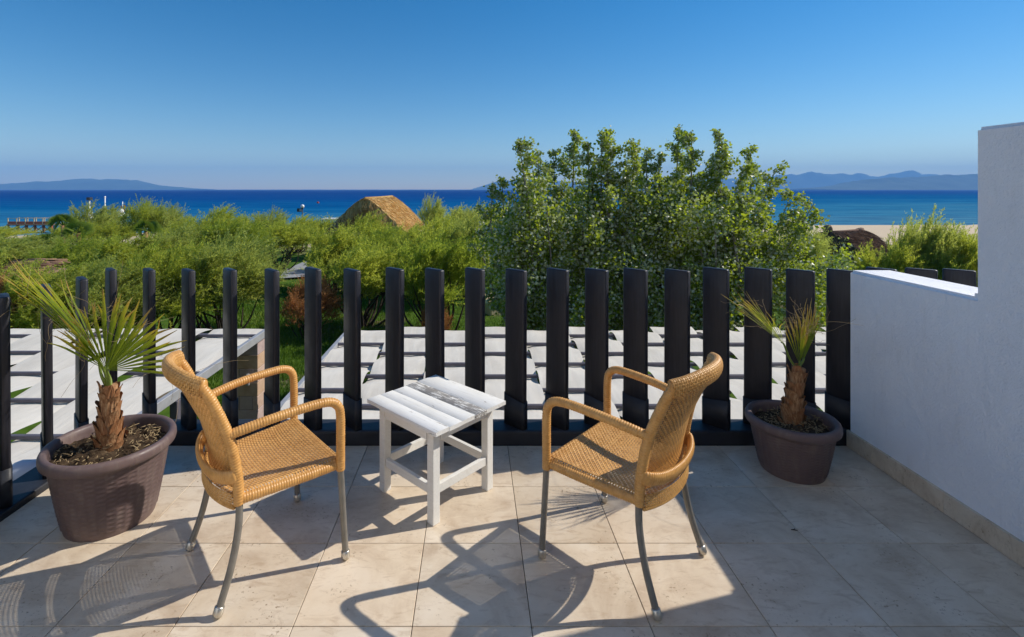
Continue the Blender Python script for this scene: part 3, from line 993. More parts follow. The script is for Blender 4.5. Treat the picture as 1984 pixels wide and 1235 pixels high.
def make_palm(label, loc, th, lean, fronds, seed):
    rs = np.random.RandomState(seed)
    p = thing('fan_palm', label, 'palm', loc)
    b = MB()
    P = spline([(0, 0, -0.05), (lean[0] * 0.4, lean[1] * 0.4, th * 0.5), (lean[0], lean[1], th)], 0.02)
    rad = np.interp(np.linspace(0, 1, len(P)), [0, 0.2, 0.6, 1], [0.060, 0.052, 0.040, 0.034])
    b.tube(P, rad, 14)
    tr = b.build('trunk', M['husk'], p, True)
    n = 34
    for k in range(n):
        s = (k + 0.3) / n
        c = np.array([np.interp(s, np.linspace(0, 1, len(P)), P[:, q]) for q in range(3)])
        r = np.interp(s, np.linspace(0, 1, len(P)), rad)
        a = k * 2.4 + rs.uniform(-0.3, 0.3)
        wd, hh = r * rs.uniform(0.75, 1.0), rs.uniform(0.045, 0.085) * (1.2 - 0.4 * s)
        rows, cols = 6, 5
        G = np.zeros((rows, cols, 3))
        flare = rs.uniform(0.006, 0.026) * (1.25 - 0.7 * s)
        for i in range(rows):
            v = i / (rows - 1)
            for j in range(cols):
                q = (j / (cols - 1) - 0.5) * 2
                aa = a + q * (wd / r) * (1 - 0.62 * v ** 1.5)
                rr = r + 0.002 + flare * v ** 2 + 0.003 * (1 - q * q)
                G[i, j] = (c[0] + rr * math.cos(aa), c[1] + rr * math.sin(aa), c[2] - 0.02 + hh * v + rs.uniform(-0.004, 0.004))
        b = MB()
        b.grid(G)
        b.build('husk', M['husk'], tr, True)
    for fd in fronds:
        fan_frond(p, **fd)
    return p

def rel(px, py, Y, loc):
    v = at(px, py, Y) - Vector(loc)
    return np.array(v)

locL = (-1.79, 2.485, 0.325)
topL = rel(212, 748, 2.47, locL)
make_palm('young fan palm with a long leaf leaning left, in the large planter', locL, topL[2], (topL[0], topL[1]), [
    dict(base=topL + np.array([-0.005, 0, -0.02]), hub=rel(190, 690, 2.46, locL), axis=(-0.73, -0.03, 0.68), side=(-0.50, 0.84, -0.16), n=20, spread=R(24), L=0.63, seed=1, fold=-0.22, gapk=0.95, droop=0.02, brown=0.04, wid=0.020),
    dict(base=topL + np.array([0.005, -0.005, -0.02]), hub=rel(207, 718, 2.44, locL), axis=(0.36, -0.12, 0.72), side=(0.82, 0.25, -0.42), n=38, spread=R(76), L=0.42, seed=2, fold=0.05, droop=0.05, brown=0.05, wid=0.019),
    dict(base=topL + np.array([0.0, 0.006, -0.02]), hub=rel(204, 716, 2.50, locL), axis=(0.02, 0.2, 0.85), side=(0.9, -0.4, 0.2), n=16, spread=R(34), L=0.36, seed=3, fold=0.3, droop=0.12, brown=0.20, wid=0.010),
    dict(base=topL + np.array([-0.004, -0.004, -0.02]), hub=rel(195, 705, 2.44, locL), axis=(-0.25, -0.4, 0.62), side=(0.9, -0.2, 0.2), n=10, spread=R(26), L=0.24, seed=4, fold=0.3, droop=0.2, brown=0.22, wid=0.008)], 3)
locR = (1.815, 2.895, 0.245)
topR = rel(1548, 712, 2.89, locR)
baseR = rel(1538, 800, 2.88, locR)
make_palm('young fan palm with browned upright leaf tips, in the small planter', locR, topR[2], (topR[0], topR[1]), [
    dict(base=topR + np.array([-0.004, 0, -0.02]), hub=rel(1519, 668, 2.86, locR), axis=(-0.74, -0.04, 0.64), side=(0.16, 0.95, 0.12), n=26, spread=R(32), L=0.42, seed=5, fold=-0.26, droop=0.06, brown=0.10, wid=0.012),
    dict(base=topR + np.array([0.004, 0, -0.02]), hub=rel(1549, 706, 2.88, locR), axis=(0.02, -0.1, 0.9), side=(0.95, 0.1, 0.0), n=20, spread=R(24), L=0.32, seed=6, fold=0.25, droop=0.03, brown=0.30, wid=0.009),
    dict(base=topR + np.array([0.004, 0.004, -0.02]), hub=rel(1556, 700, 2.91, locR), axis=(0.26, 0.1, 0.9), side=(0.9, 0.1, -0.2), n=22, spread=R(24), L=0.36, seed=7, fold=0.25, droop=0.04, brown=0.24, wid=0.009)], 8)

# ------------------------------------------------------------------ pergolas below the terrace
def build_pergola(label, x0, x1, nstrip, seed, y0=3.62, yend=9.44, z=-1.0, pitch=0.488):
    rs = np.random.RandomState(seed)
    pg = thing('pergola', label, 'pergola', ((x0 + x1) / 2, (y0 + yend) / 2, GZ))
    ox, oy, oz = (x0 + x1) / 2, (y0 + yend) / 2, GZ
    by = [yend - 0.43 - pitch * k for k in range(12)]
    by = [y for y in by if y > y0]
    bm_ = bevel_mesh('beam', M['beam'], (x1 - x0 + 0.1, 0.048, 0.045), 0.006, 1, False)
    for y in by:
        link('beam', bm_, pg, (0, y - oy, z - 0.01 - oz))
    for y in (y0 - 0.02, yend + 0.02):
        bbox('end_beam', M['beam'], (x1 - x0 + 0.1, 0.07, 0.10), (0, y - oy, z - (0.20 if y > 6 else 0.09) - oz), pg, bev=0.006, seg=1)
    for x in (x0 - 0.03, x1 + 0.03):
        bbox('side_rail', M['rail'], (0.07, yend - y0 + 0.16, 0.13), (x - ox, 0, z - 0.115 - oz), pg, bev=0.006, seg=1)
        for y in (y0 + 0.3, (y0 + yend) / 2, yend - 0.2):
            if not (x0 < -4 and x > -5 and y > 9):
                bbox('post', M['beam'], (0.10, 0.10, z - 0.12 - oz), (x - ox, y - oy, 0), pg, bev=0.006, seg=1)
    w = (x1 - x0) / nstrip
    ny, nx = 118, 9
    for i in range(nstrip):
        y = np.linspace(y0, yend + 0.02, ny)
        u = np.linspace(0, 1, nx)
        YY, UU = np.meshgrid(y, u, indexing='ij')
        ga, gb = rs.uniform(0.0, 0.014), rs.uniform(0.0, 0.014)
        wob = (vnoise(YY * 1.2 + i * 9, YY * 0 + 3, seed) - 0.5) * 0.022
        XX = x0 + i * w + ga + (w - ga - gb) * UU + wob * np.where(UU > 0.5, 1, -1) * np.abs(UU * 2 - 1)
        ph = np.cos((YY - by[0]) / pitch * PI + (i % 2) * PI)
        ZZ = z - 0.008 + 0.034 * ph
        ZZ += (vnoise(XX * 9 + 60, YY * 1.3 + 60, seed + i) - 0.5) * 0.014 + (vnoise(XX * 2 + YY * 2.5 + 80, XX * 4 - YY * 0.6 + 90, seed + i + 3) - 0.5) * 0.014
        ZZ -= 0.03 * np.clip(np.abs(UU * 2 - 1) - 0.8, 0, 1) * 5 * (1 - ph) * 0.4
        b = MB()
        b.grid(np.stack([XX - ox, YY - oy, ZZ - oz], -1))
        b.build('canvas_strip', M['canvas'], pg, True)
    return pg
build_pergola('pergola roofed with cream canvas strips woven over dark beams, in front of the fence', -2.29, 8.06, 13, 1)
build_pergola('second canvas roofed pergola at the left, ending above the stone pillar', -11.85, -3.88, 8, 2, pitch=0.92)

def build_pillar():
    x, y = -4.09, 9.30
    p = thing('stone_pillar', 'square pillar of mauve and brown stone blocks under the corner of the left pergola', 'pillar', (x, y, GZ))
    w = 0.42
    b = MB()
    hh = -1.14 - GZ
    b.box(-w / 2 + 0.012, w / 2 - 0.012, -w / 2 + 0.012, w / 2 - 0.012, 0, hh - 0.01)
    b.build('core', M['mortar'], p)
    rs = random.Random(3)
    z = hh
    pats = [[0.2, 1], [1], [0.2, 0.6, 0.8, 1], [1], [0.2, 0.78, 1], [1], [0.35, 1], [0.6, 1], [1], [0.25, 0.7, 1]]
    for k, pt in enumerate(pats):
        h = 0.245 if k < 6 else 0.205
        h = min(h, z)
        if h < 0.03: break
        a = 0.0
        for q in pt:
            bw = (q - a) * w - 0.006
            bbox('stone_block', M['stone'], (bw, w + rs.uniform(-0.006, 0.01), h - 0.007), (-w / 2 + (a + q) / 2 * w, 0, z - h), p, bev=0.006, seg=1)
            a = q
        z -= h
    l = at(479, 737, 9.0)
    s = thing('wall_light', 'small grey cylindrical spotlight fixed to the front of the stone pillar', 'lamp', (l.x, 9.02, l.z))
    b = MB()
    b.tube([(0, 0, -0.10), (0, 0, -0.092), (0, 0, 0.092), (0, 0, 0.10)], [0.030, 0.034, 0.034, 0.030], 16)
    b.build('housing', M['rail'], s, True)
    b = MB()
    b.tube([(0, 0.0, 0.0), (0, 0.072, 0.0)], 0.014, 10)
    b.build('bracket', M['rail'], s, True)
build_pillar()

def build_pipe():
    p = thing('drain_pipe', 'pale blue rounded pipe end lying outside the kerb beside the planter', 'pipe', (-2.66, 2.93, -0.05))
    b = MB()
    b.tube([(-0.01, 0, 0), (0.0, 0, 0), (0.03, 0, 0), (0.35, 0.02, 0)], [0.03, 0.065, 0.075, 0.075], 20)
    b.build('pipe_body', M['paleblue'], p, True)
    b = MB()
    b.tube([(0.16, 0.01, -0.6), (0.16, 0.01, 0)], 0.02, 10)
    b.build('bracket', M['dark'], p, True)
build_pipe()

# ------------------------------------------------------------------ vegetation
def tamarisk_meshes(seed, nspray, needles, rx, H, mat, wind=0.35, low=0.18, size=1.0):
    rs = np.random.RandomState(seed)
    cz, rz = H * (0.5 + low / 2), H * (0.5 - low / 2)
    nc = 40
    d = unit(rs.normal(size=(nc, 3)) * np.array([1, 1, 0.75]) + np.array([wind * 0.5, 0, 0.45]))
    d[:, 2] = np.maximum(d[:, 2], -0.45)
    root = np.array([0, 0, cz * 0.55])
    tip = np.array([0, 0, cz]) + d * np.array([rx, rx, rz]) * rs.uniform(0.70, 1.12, (nc, 1)) + np.array([wind * 0.12, 0, 0])
    cl = tip
    ci = rs.randint(0, nc, nspray)
    sp = rs.uniform(0.30, 1.0, nspray) ** 0.8
    rad = (0.30 * rx * (1.12 - sp) + 0.05) * rs.uniform(0.7, 1.2, nc)[ci]
    A = root + (tip[ci] - root) * sp[:, None] + np.array([0, 0, 0.10]) * (np.sin(sp * PI))[:, None] + rs.normal(size=(nspray, 3)) * rad[:, None] * 0.62
    A[:, 2] = np.maximum(A[:, 2], 0.10)
    axd = unit(tip - root)[ci]
    D = unit(axd * 0.8 + np.array([wind, 0, 0.75]) + rs.normal(size=(nspray, 3)) * 0.30)
    L = rs.uniform(0.28, 0.80, nspray) * size
    tone = np.clip(rs.normal(0.5, 0.18, nspray) + (rs.uniform(-0.35, 0.35, nc))[ci], 0, 1)
    t = rs.uniform(0, 1, (nspray, needles))
    bend = np.cross(D, rs.normal(size=(nspray, 3))) * 0.25 + np.array([wind * 0.4, 0, -0.12])
    P = A[:, None] + D[:, None] * (L[:, None] * t)[..., None] + bend[:, None] * (L[:, None] * t ** 2)[..., None]
    nd = unit(D[:, None] * 0.9 + rs.normal(size=(nspray, needles, 3)) * 0.55)
    nl = (0.07 + 0.09 * rs.rand(nspray, needles)) * (1.15 - 0.5 * t) * size
    wv = unit(np.cross(nd, rs.normal(size=(nspray, needles, 3)))) * (0.0080 * size ** 0.7 * rs.uniform(0.7, 1.4, (nspray, needles)))[..., None]
    T = P + nd * nl[..., None]
    V = np.stack([P - wv, P + wv, T], 2).reshape(-1, 3)
    n = nspray * needles
    F = np.arange(n * 3).reshape(-1, 3)
    a = np.repeat(np.clip(tone[:, None] + 0.25 * (t - 0.5) + rs.normal(0, 0.08, t.shape), 0, 1).reshape(-1), 3)
    b = MB()
    b.add(V, F, a)
    crown = b.mesh('crown', M[mat])
    b = MB()
    for k in range(16):
        a0 = rs.uniform(0, 2 * PI)
        c = root + (cl[rs.randint(nc)] - root) * 0.8
        p0 = np.array([math.cos(a0) * 0.08, math.sin(a0) * 0.08, -0.15])
        mid = p0 * 2 + (c - p0) * 0.45 + rs.normal(size=3) * 0.14
        Q = spline([p0, mid, c], 0.12)
        b.tube(Q, np.linspace(0.055, 0.008, len(Q)) * H / 3, 6, False)
    trunk = b.mesh('trunk', M['bark'], True)
    return trunk, crown

TPROTO = {}
def tproto(kind, k):
    if (kind, k) not in TPROTO:
        if kind == 'near': TPROTO[(kind, k)] = tamarisk_meshes(100 + k, 1500, 48, 1.0, 2.0, 'tamarisk', 0.4, 0.1, 0.75)
        elif kind == 'mid': TPROTO[(kind, k)] = tamarisk_meshes(200 + k, 1000, 34, 1.0, 2.0, 'tamarisk', 0.4, 0.12, 0.8)
        elif kind == 'grey': TPROTO[(kind, k)] = tamarisk_meshes(300 + k, 900, 34, 1.0, 2.0, 'tamarisk_grey', 0.3, 0.1, 0.8)
        elif kind == 'tall': TPROTO[(kind, k)] = tamarisk_meshes(400 + k, 1200, 44, 1.0, 2.0, 'tamarisk', 0.4, 0.42, 0.8)
        elif kind == 'soft': TPROTO[(kind, k)] = tamarisk_meshes(600 + k, 1400, 46, 1.0, 2.0, 'tamarisk_grey', 0.5, 0.1, 0.8)
        elif kind == 'deep': TPROTO[(kind, k)] = tamarisk_meshes(700 + k, 1300, 44, 1.0, 2.0, 'tamarisk_deep', 0.4, 0.22, 0.75)
        elif kind == 'dry': TPROTO[(kind, k)] = tamarisk_meshes(500 + k, 1300, 40, 1.0, 2.0, 'dry', 0.2, 0.05, 0.7)
    return TPROTO[(kind, k)]

GT = 'tamarisk bushes in the garden'
def bush(px, ytop, Y, wpx, kind, k, label, name='tamarisk_bush', cat='bush', group=GT, ybot=None):
    gz = float(ground_z(0, Y))
    top = at(px, ytop, Y)
    H = top.z - gz
    r = wpx / 2 * Y / FPX
    tr, cr = tproto(kind, k)
    o = thing(name, label, cat, (top.x, Y, gz - 0.02), random.uniform(-0.5, 0.5), group)
    sx, sz = r / 1.12, H / 2.12
    for nm, me in (('trunk', tr), ('crown', cr)):
        c = link(nm, me, o)
        c.scale = (sx, sx, sz)
    return o

def build_bushes():
    B = [
     (-25, 440, 50, 150, 'mid', 0, 'feathery bush at the far left edge below the red pier'),
     (62, 457, 44, 120, 'mid', 1, 'bush whose crest hides the foot of the red pier'),
     (182, 399, 47, 120, 'grey', 0, 'greyish bush top under the white camera pole'),
     (222, 432, 43, 100, 'mid', 3, 'green bush under the red flag'),
     (145, 432, 41, 100, 'mid', 2, 'low bush behind the two small palms at the left'),
     (280, 391, 45, 90, 'mid', 1, 'rounded bush rising into the sea right of the red flag, the taller of two'),
     (315, 396, 45, 85, 'grey', 1, 'rounded bush rising into the sea right of the red flag, the right one of two'),
     (412, 404, 38, 130, 'mid', 0, 'broad feathery bush halfway between the red flag and the lamp post'),
     (362, 432, 36, 120, 'mid', 2, 'lower bush left of the broad crest'),
     (468, 425, 40, 90, 'mid', 3, 'small bush under the open sea left of the lamp post'),
     (520, 406, 43, 75, 'grey', 1, 'pointed bush left of the lamp post'),
     (572, 421, 40, 110, 'mid', 0, 'bush at the foot of the lamp post with the floodlight'),
     (624, 424, 37, 90, 'mid', 2, 'bush left of the thatched roof, below the flat white canopy'),
     (838, 386, 52, 62, 'grey', 0, 'dark round bush standing up right behind the thatched roof'),
     (885, 407, 46, 110, 'mid', 3, 'bush between the thatched roof and the white poplars'),
     (935, 396, 42, 120, 'grey', 1, 'tall bush touching the left edge of the poplars'),
     (985, 402, 38, 120, 'mid', 1, 'bush behind the leftmost poplar branches'),
     (700, 418, 31, 110, 'mid', 0, 'bush growing in front of the gable of the thatched roof'),
     (770, 446, 29, 110, 'mid', 3, 'bush below the right eave corner of the thatched roof'),
     (850, 424, 30, 130, 'mid', 2, 'bush covering the right eave of the thatched roof'),
     (30, 458, 27, 180, 'soft', 1, 'wide bush left of the small palms'),
     (140, 466, 25, 150, 'deep', 0, 'bush in front of the small palms'),
     (235, 462, 24, 170, 'near', 0, 'bush with thin bare stems showing at its front'),
     (335, 442, 26, 150, 'soft', 0, 'bush between the fan palm and the lawn gap'),
     (440, 428, 27, 150, 'deep', 1, 'large bush left of the lawn gap'),
     (540, 436, 31, 120, 'tall', 0, 'small tree with a dark trunk standing on the bright lawn patch'),
     (648, 446, 25, 150, 'near', 0, 'bush between the lawn gap and the thatched roof'),
     (735, 450, 24, 140, 'deep', 0, 'bush below the middle of the thatched roof'),
     (818, 446, 23, 160, 'near', 1, 'bush right of and below the thatched roof'),
     (908, 428, 23, 150, 'soft', 1, 'full bush left of the poplars'),
     (70, 520, 15, 290, 'near', 0, 'near bush behind the leftmost fence boards'),
     (-90, 492, 15.5, 240, 'near', 2, 'near bush cut by the left edge'),
     (205, 512, 15.5, 230, 'soft', 1, 'near bush above the leaf tips of the large planter palm'),
     (322, 478, 16.5, 200, 'near', 1, 'near bush behind the boards left of the left chair'),
     (432, 458, 17.5, 190, 'soft', 0, 'near bush on the left of the brown shrub'),
     (705, 482, 18.5, 200, 'tall', 0, 'yellow green tree with a forked trunk on the shaded lawn'),
     (845, 458, 17.5, 210, 'deep', 1, 'dark tree with bare lower stems left of the poplars'),
     (1792, 430, 18, 150, 'soft', 1, 'bush rising above the low end of the white wall'),
     (1712, 482, 17.5, 150, 'near', 0, 'bush left above the low end of the white wall'),
     (1890, 470, 16.5, 130, 'near', 2, 'bush half hidden by the high part of the white wall'),
     (1545, 432, 27, 110, 'grey', 1, 'greyish bush on the beach side of the poplars'),
     (1655, 545, 15.5, 190, 'near', 1, 'low bush behind the last fence boards'),
     (1430, 470, 21, 200, 'mid', 2, 'bush hidden behind the right poplar'),
    ]
    for a in B: bush(*a)
    bush(597, 543, 17, 120, 'dry', 0, 'dried orange brown shrub on the lawn behind the fence', 'dry_shrub', 'shrub', None)
    bush(28, 532, 14.6, 110, 'dry', 1, 'dried brown shrub below the reed roof at the left edge', 'dry_shrub', 'shrub', None)
    bush(838, 590, 16.2, 70, 'dry', 0, 'small dry plant at the foot of the dark tree', 'dry_shrub', 'shrub', None)
build_bushes()

def leaf_cloud(mb, C, D, L, tone, rs, wf=0.44):
    """folded leaves at C pointing along D"""
    n = len(C)
    W = unit(np.cross(D, rs.normal(size=(n, 3))))
    N = np.cross(D, W)
    w = (L * wf)[:, None]
    L = L[:, None]
    p0 = C
    p1 = C + D * L * 0.42 - W * w + N * L * 0.10
    p2 = C + D * L + N * L * 0.05
    p3 = C + D * L * 0.42 + W * w + N * L * 0.10
    V = np.stack([p0, p1, p2, p3], 1).reshape(-1, 3)
    i = np.arange(n)[:, None] * 4
    F = np.concatenate([i + np.array([[0, 1, 2]]), i + np.array([[0, 2, 3]])])
    mb.add(V, F, np.repeat(tone, 4))

def poplar(label, base_px, Y, leaders, seed, shrubs=()):
    rs = np.random.RandomState(seed)
    bx = (base_px - VX) * Y / FPX
    t = thing('white_poplar', label, 'tree', (bx, Y, GZ - 0.05), 0, 'white poplars beyond the pergola')
    org = np.array([bx, Y, GZ - 0.05])
    tb, cb = MB(), MB()
    paths = []
    for k, ld in enumerate(leaders):
        px, py, dens = ld[:3]
        yy = Y + rs.uniform(-1.3, 1.3)
        tip = np.array(at(px, py, yy)) - org
        p0 = np.array([rs.uniform(-0.25, 0.25), rs.uniform(-0.25, 0.25), 0])
        m1 = p0 + (tip - p0) * np.array([0.45, 0.45, 0.30]) + rs.normal(size=3) * 0.18
        m2 = p0 + (tip - p0) * np.array([0.90, 0.90, 0.68]) + rs.normal(size=3) * 0.16
        if len(ld) > 3:
            q0 = paths[ld[3]]
            p0 = q0[int(len(q0) * ld[4])]
            m1 = p0 + (tip - p0) * 0.35 + np.array([0, 0, -0.10])
            m2 = p0 + (tip - p0) * 0.72 + np.array([0, 0, -0.08])
        Pth = spline([p0, m1, m2, tip], 0.10)
        paths.append(Pth)
        n = len(Pth)
        tb.tube(Pth, np.linspace(0.075 if len(ld) == 3 else 0.02, 0.008, n), 7, False)
        ht = tip[2]
        nb = int(44 * dens)
        for q in range(nb):
            s = 0.16 + 0.84 * (q + rs.rand()) / nb
            c = Pth[min(n - 1, int(s * (n - 1)))]
            az = rs.uniform(0, 2 * PI)
            ln = (1.12 * (1 - s) ** 0.75 + 0.15) * rs.uniform(0.30, 1.30)
            up = rs.uniform(0.35, 1.2)
            d = unit(np.array([math.cos(az) + 0.25, math.sin(az), up]))
            e = c + d * ln + np.array([0, 0, -0.06 * ln])
            if s < 0.97:
                tb.tube(spline([c, (c + e) / 2 + rs.normal(size=3) * 0.03, e], 0.12), 0.006, 4, False)
            m = int((44 + 130 * ln) * 1.2)
            tt = rs.uniform(0.05, 1.10, m) ** 0.7
            C = c + (e - c) * tt[:, None] + rs.normal(size=(m, 3)) * (0.045 + 0.05 * ln)
            D = unit(rs.normal(size=(m, 3)) * 0.9 + d * 0.35 + np.array([0.45, 0.0, 0.0]))
            tone = np.clip(rs.normal(0.5, 0.2) + rs.normal(0, 0.16, m), 0, 1)
            leaf_cloud(cb, C, D, rs.uniform(0.05, 0.098, m), tone, rs)
    for px, py, rpx, n in shrubs:
        c = np.array(at(px, py, Y - rs.uniform(0.2, 1.4))) - org
        r = rpx * Y / FPX
        nb = max(6, n // 60)
        cc = c + unit(rs.normal(size=(nb, 3))) * (rs.uniform(0, 1, (nb, 1)) ** 0.4) * np.array([r, r * 0.7, r])
        ci = rs.randint(0, nb, n)
        C = cc[ci] + rs.normal(size=(n, 3)) * 0.14
        D = unit(rs.normal(size=(n, 3)) + np.array([0.45, 0, 0.15]))
        tone = np.clip(rs.normal(0.5, 0.22, nb)[ci] + rs.normal(0, 0.15, n), 0, 1)
        leaf_cloud(cb, C, D, rs.uniform(0.05, 0.098, n), tone, rs)
        tb.tube(spline([(rs.uniform(-0.2, 0.2), 0, 0), c * 0.5 + rs.normal(size=3) * 0.1, c], 0.15), 0.02, 5, False)
    tb.build('trunk', M['pale_bark'], t, True)
    cb.build('crown', M['poplar'], t)
poplar('white poplar with silvery leaves, leftmost of the three beyond the pergola', 1080, 12.8,
       [(1004, 266, 1.0), (1042, 296, 0.9), (1072, 292, 0.9), (1115, 254, 1.1), (1140, 275, 0.9), (972, 345, 0.7), (955, 352, 0.35), (1020, 350, 1.0), (1085, 360, 1.1), (950, 430, 0.8), (1000, 430, 1.0)], 21,
       [(1060, 410, 55, 900), (1010, 430, 45, 700), (1130, 430, 60, 1500), (1010, 520, 60, 1800), (1070, 560, 75, 2200), (1110, 470, 80, 2200), (990, 470, 50, 1300), (1120, 610, 70, 1500), (1020, 600, 60, 1300)])
poplar('white poplar with the highest crown, middle of the three beyond the pergola', 1235, 13.2,
       [(1180, 251, 1.2), (1165, 266, 0.9), (1232, 283, 1.1), (1252, 292, 0.9), (1277, 300, 0.9), (1318, 249, 1.2), (1340, 255, 0.8), (1205, 350, 1.2), (1260, 370, 1.2), (1300, 340, 1.1)], 22,
       [(1215, 405, 50, 800), (1285, 405, 50, 800), (1250, 440, 70, 1800), (1190, 500, 85, 2600), (1270, 480, 85, 2600), (1230, 580, 80, 2000), (1300, 600, 70, 1500), (1170, 590, 60, 1300)])
poplar('white poplar with a loose branch over the sea, rightmost of the three beyond the pergola', 1400, 12.6,
       [(1394, 257, 1.2), (1385, 300, 0.9), (1455, 285, 0.8), (1440, 320, 0.9), (1352, 340, 1.0), (1420, 380, 0.9), (1470, 420, 0.6), (1503, 327, 0.45, 5, 0.45), (1535, 372, 0.32, 6, 0.55), (1576, 396, 0.28, 6, 0.5), (1560, 420, 0.25, 6, 0.42)], 23,
       [(1385, 415, 45, 700), (1350, 430, 60, 1400), (1425, 450, 50, 1100), (1370, 490, 85, 2600), (1430, 500, 65, 1800), (1490, 545, 60, 1500), (1400, 600, 80, 1800), (1560, 590, 60, 1400), (1590, 545, 36, 520), (1640, 505, 22, 200), (1610, 610, 60, 1200)])

def wild_palm(label, px, ypx, Y, n, L, seed):
    rs = np.random.RandomState(seed)
    top = at(px, ypx, Y)
    gz = float(ground_z(0, Y))
    p = thing('garden_fan_palm', label, 'palm', (top.x, Y, gz - 0.05))
    h = top.z - gz
    b = MB()
    b.tube([(0, 0, 0), (0.03, 0, h * 0.5), (0, 0, h)], [0.16, 0.13, 0.10], 9)
    b.build('trunk', M['husk'], p, True)
    for k in range(n):
        az = k * 2.4 + rs.uniform(-0.3, 0.3)
        el = rs.uniform(0.15, 1.35)
        d = np.array([math.cos(az) * math.cos(el), math.sin(az) * math.cos(el), math.sin(el)])
        hub = np.array([0, 0, h]) + d * L * 0.5
        b = MB()
        b.tube([(0, 0, h - 0.05), hub * 0.5 + np.array([0, 0, h * 0.5 + 0.05]), hub], 0.02, 5, False)
        nn_ = unit(np.array([rs.normal() * 0.5, -1.0, 0.5 + rs.normal() * 0.4])); side = unit(np.cross(d, nn_))
        t = np.linspace(0, 1, 6)
        for s in range(22):
            ph = (s / 21 * 2 - 1) * 1.35
            sd_ = unit(d * math.cos(ph) + side * math.sin(ph))
            C = hub + sd_ * (L * 0.75 * t)[:, None] + np.array([0, 0, -1]) * (0.22 * L * t ** 2.2)[:, None]
            w = np.minimum(L * t * 0.06, 0.03) * np.clip((1 - t) / 0.5, 0.05, 1)
            wv = unit(np.cross(np.cross(d, side), sd_))
            b.grid(np.stack([C - wv * w[:, None], C + wv * w[:, None]], 1), np.repeat((t * 0.8)[:, None], 2, 1))
        b.build('frond', M['palm_green'], p)
wild_palm('fan palm behind the bushes at the left, in front of the red pier end', 122, 436, 36, 13, 0.9, 1)
wild_palm('fan palm with spread leaves right of the pier end', 152, 450, 33, 13, 0.85, 2)
wild_palm('low fan palm with one bent pale leaf stalk, at the far left', 92, 472, 30, 9, 0.7, 3)
wild_palm('fan palm below the rounded bushes right of the red flag', 283, 448, 30, 12, 0.8, 4)

def build_grass():
    rs = np.random.RandomState(8)
    n = 110000
    Y = 9.5 + 26 * rs.rand(n) ** 1.4
    px = rs.uniform(380, 1060, n)
    X = (px - VX) * Y / FPX
    keep = ~((np.abs(X + 11) < 4.5) & (Y > 26.5) & (Y < 36))
    X, Y = X[keep], Y[keep]; n = len(X)
    Z = np.full(n, GZ - 0.02)
    h = rs.uniform(0.05, 0.12, n) * (1 + 0.6 * vnoise(X * 1.3 + 50, Y * 1.3 + 50, 4))
    a = rs.uniform(0, 2 * PI, n)
    w = 0.006 + 0.0006 * Y
    d = np.stack([np.cos(a), np.sin(a), np.zeros(n)], 1)
    P = np.stack([X, Y, Z], 1)
    T = P + np.stack([rs.normal(0, 0.03, n), rs.normal(0, 0.03, n), h], 1)
    V = np.stack([P - d * w[:, None], P + d * w[:, None], T], 1).reshape(-1, 3)
    b = MB()
    b.add(V, np.arange(3 * n).reshape(-1, 3), np.repeat(np.clip(vnoise(X * 0.6 + 50, Y * 0.6 + 50, 6) * 0.7 + rs.rand(n) * 0.4, 0, 1), 3))
    tag(b.build('lawn_grass', M['grass']), 'short green lawn between the bushes and the pergolas', 'grass', None, 'stuff')
build_grass()

# ------------------------------------------------------------------ huts, pier, lamps and other small things
def straws(mb, P0, D, L, w, rs):
    n = len(P0)
    W = unit(np.cross(D, rs.normal(size=(n, 3)))) * w
    V = np.stack([P0 - W, P0 + W, P0 + D * L[:, None] + W * 0.3], 1).reshape(-1, 3)
    mb.add(V, np.arange(3 * n).reshape(-1, 3), np.repeat(rs.rand(n), 3))

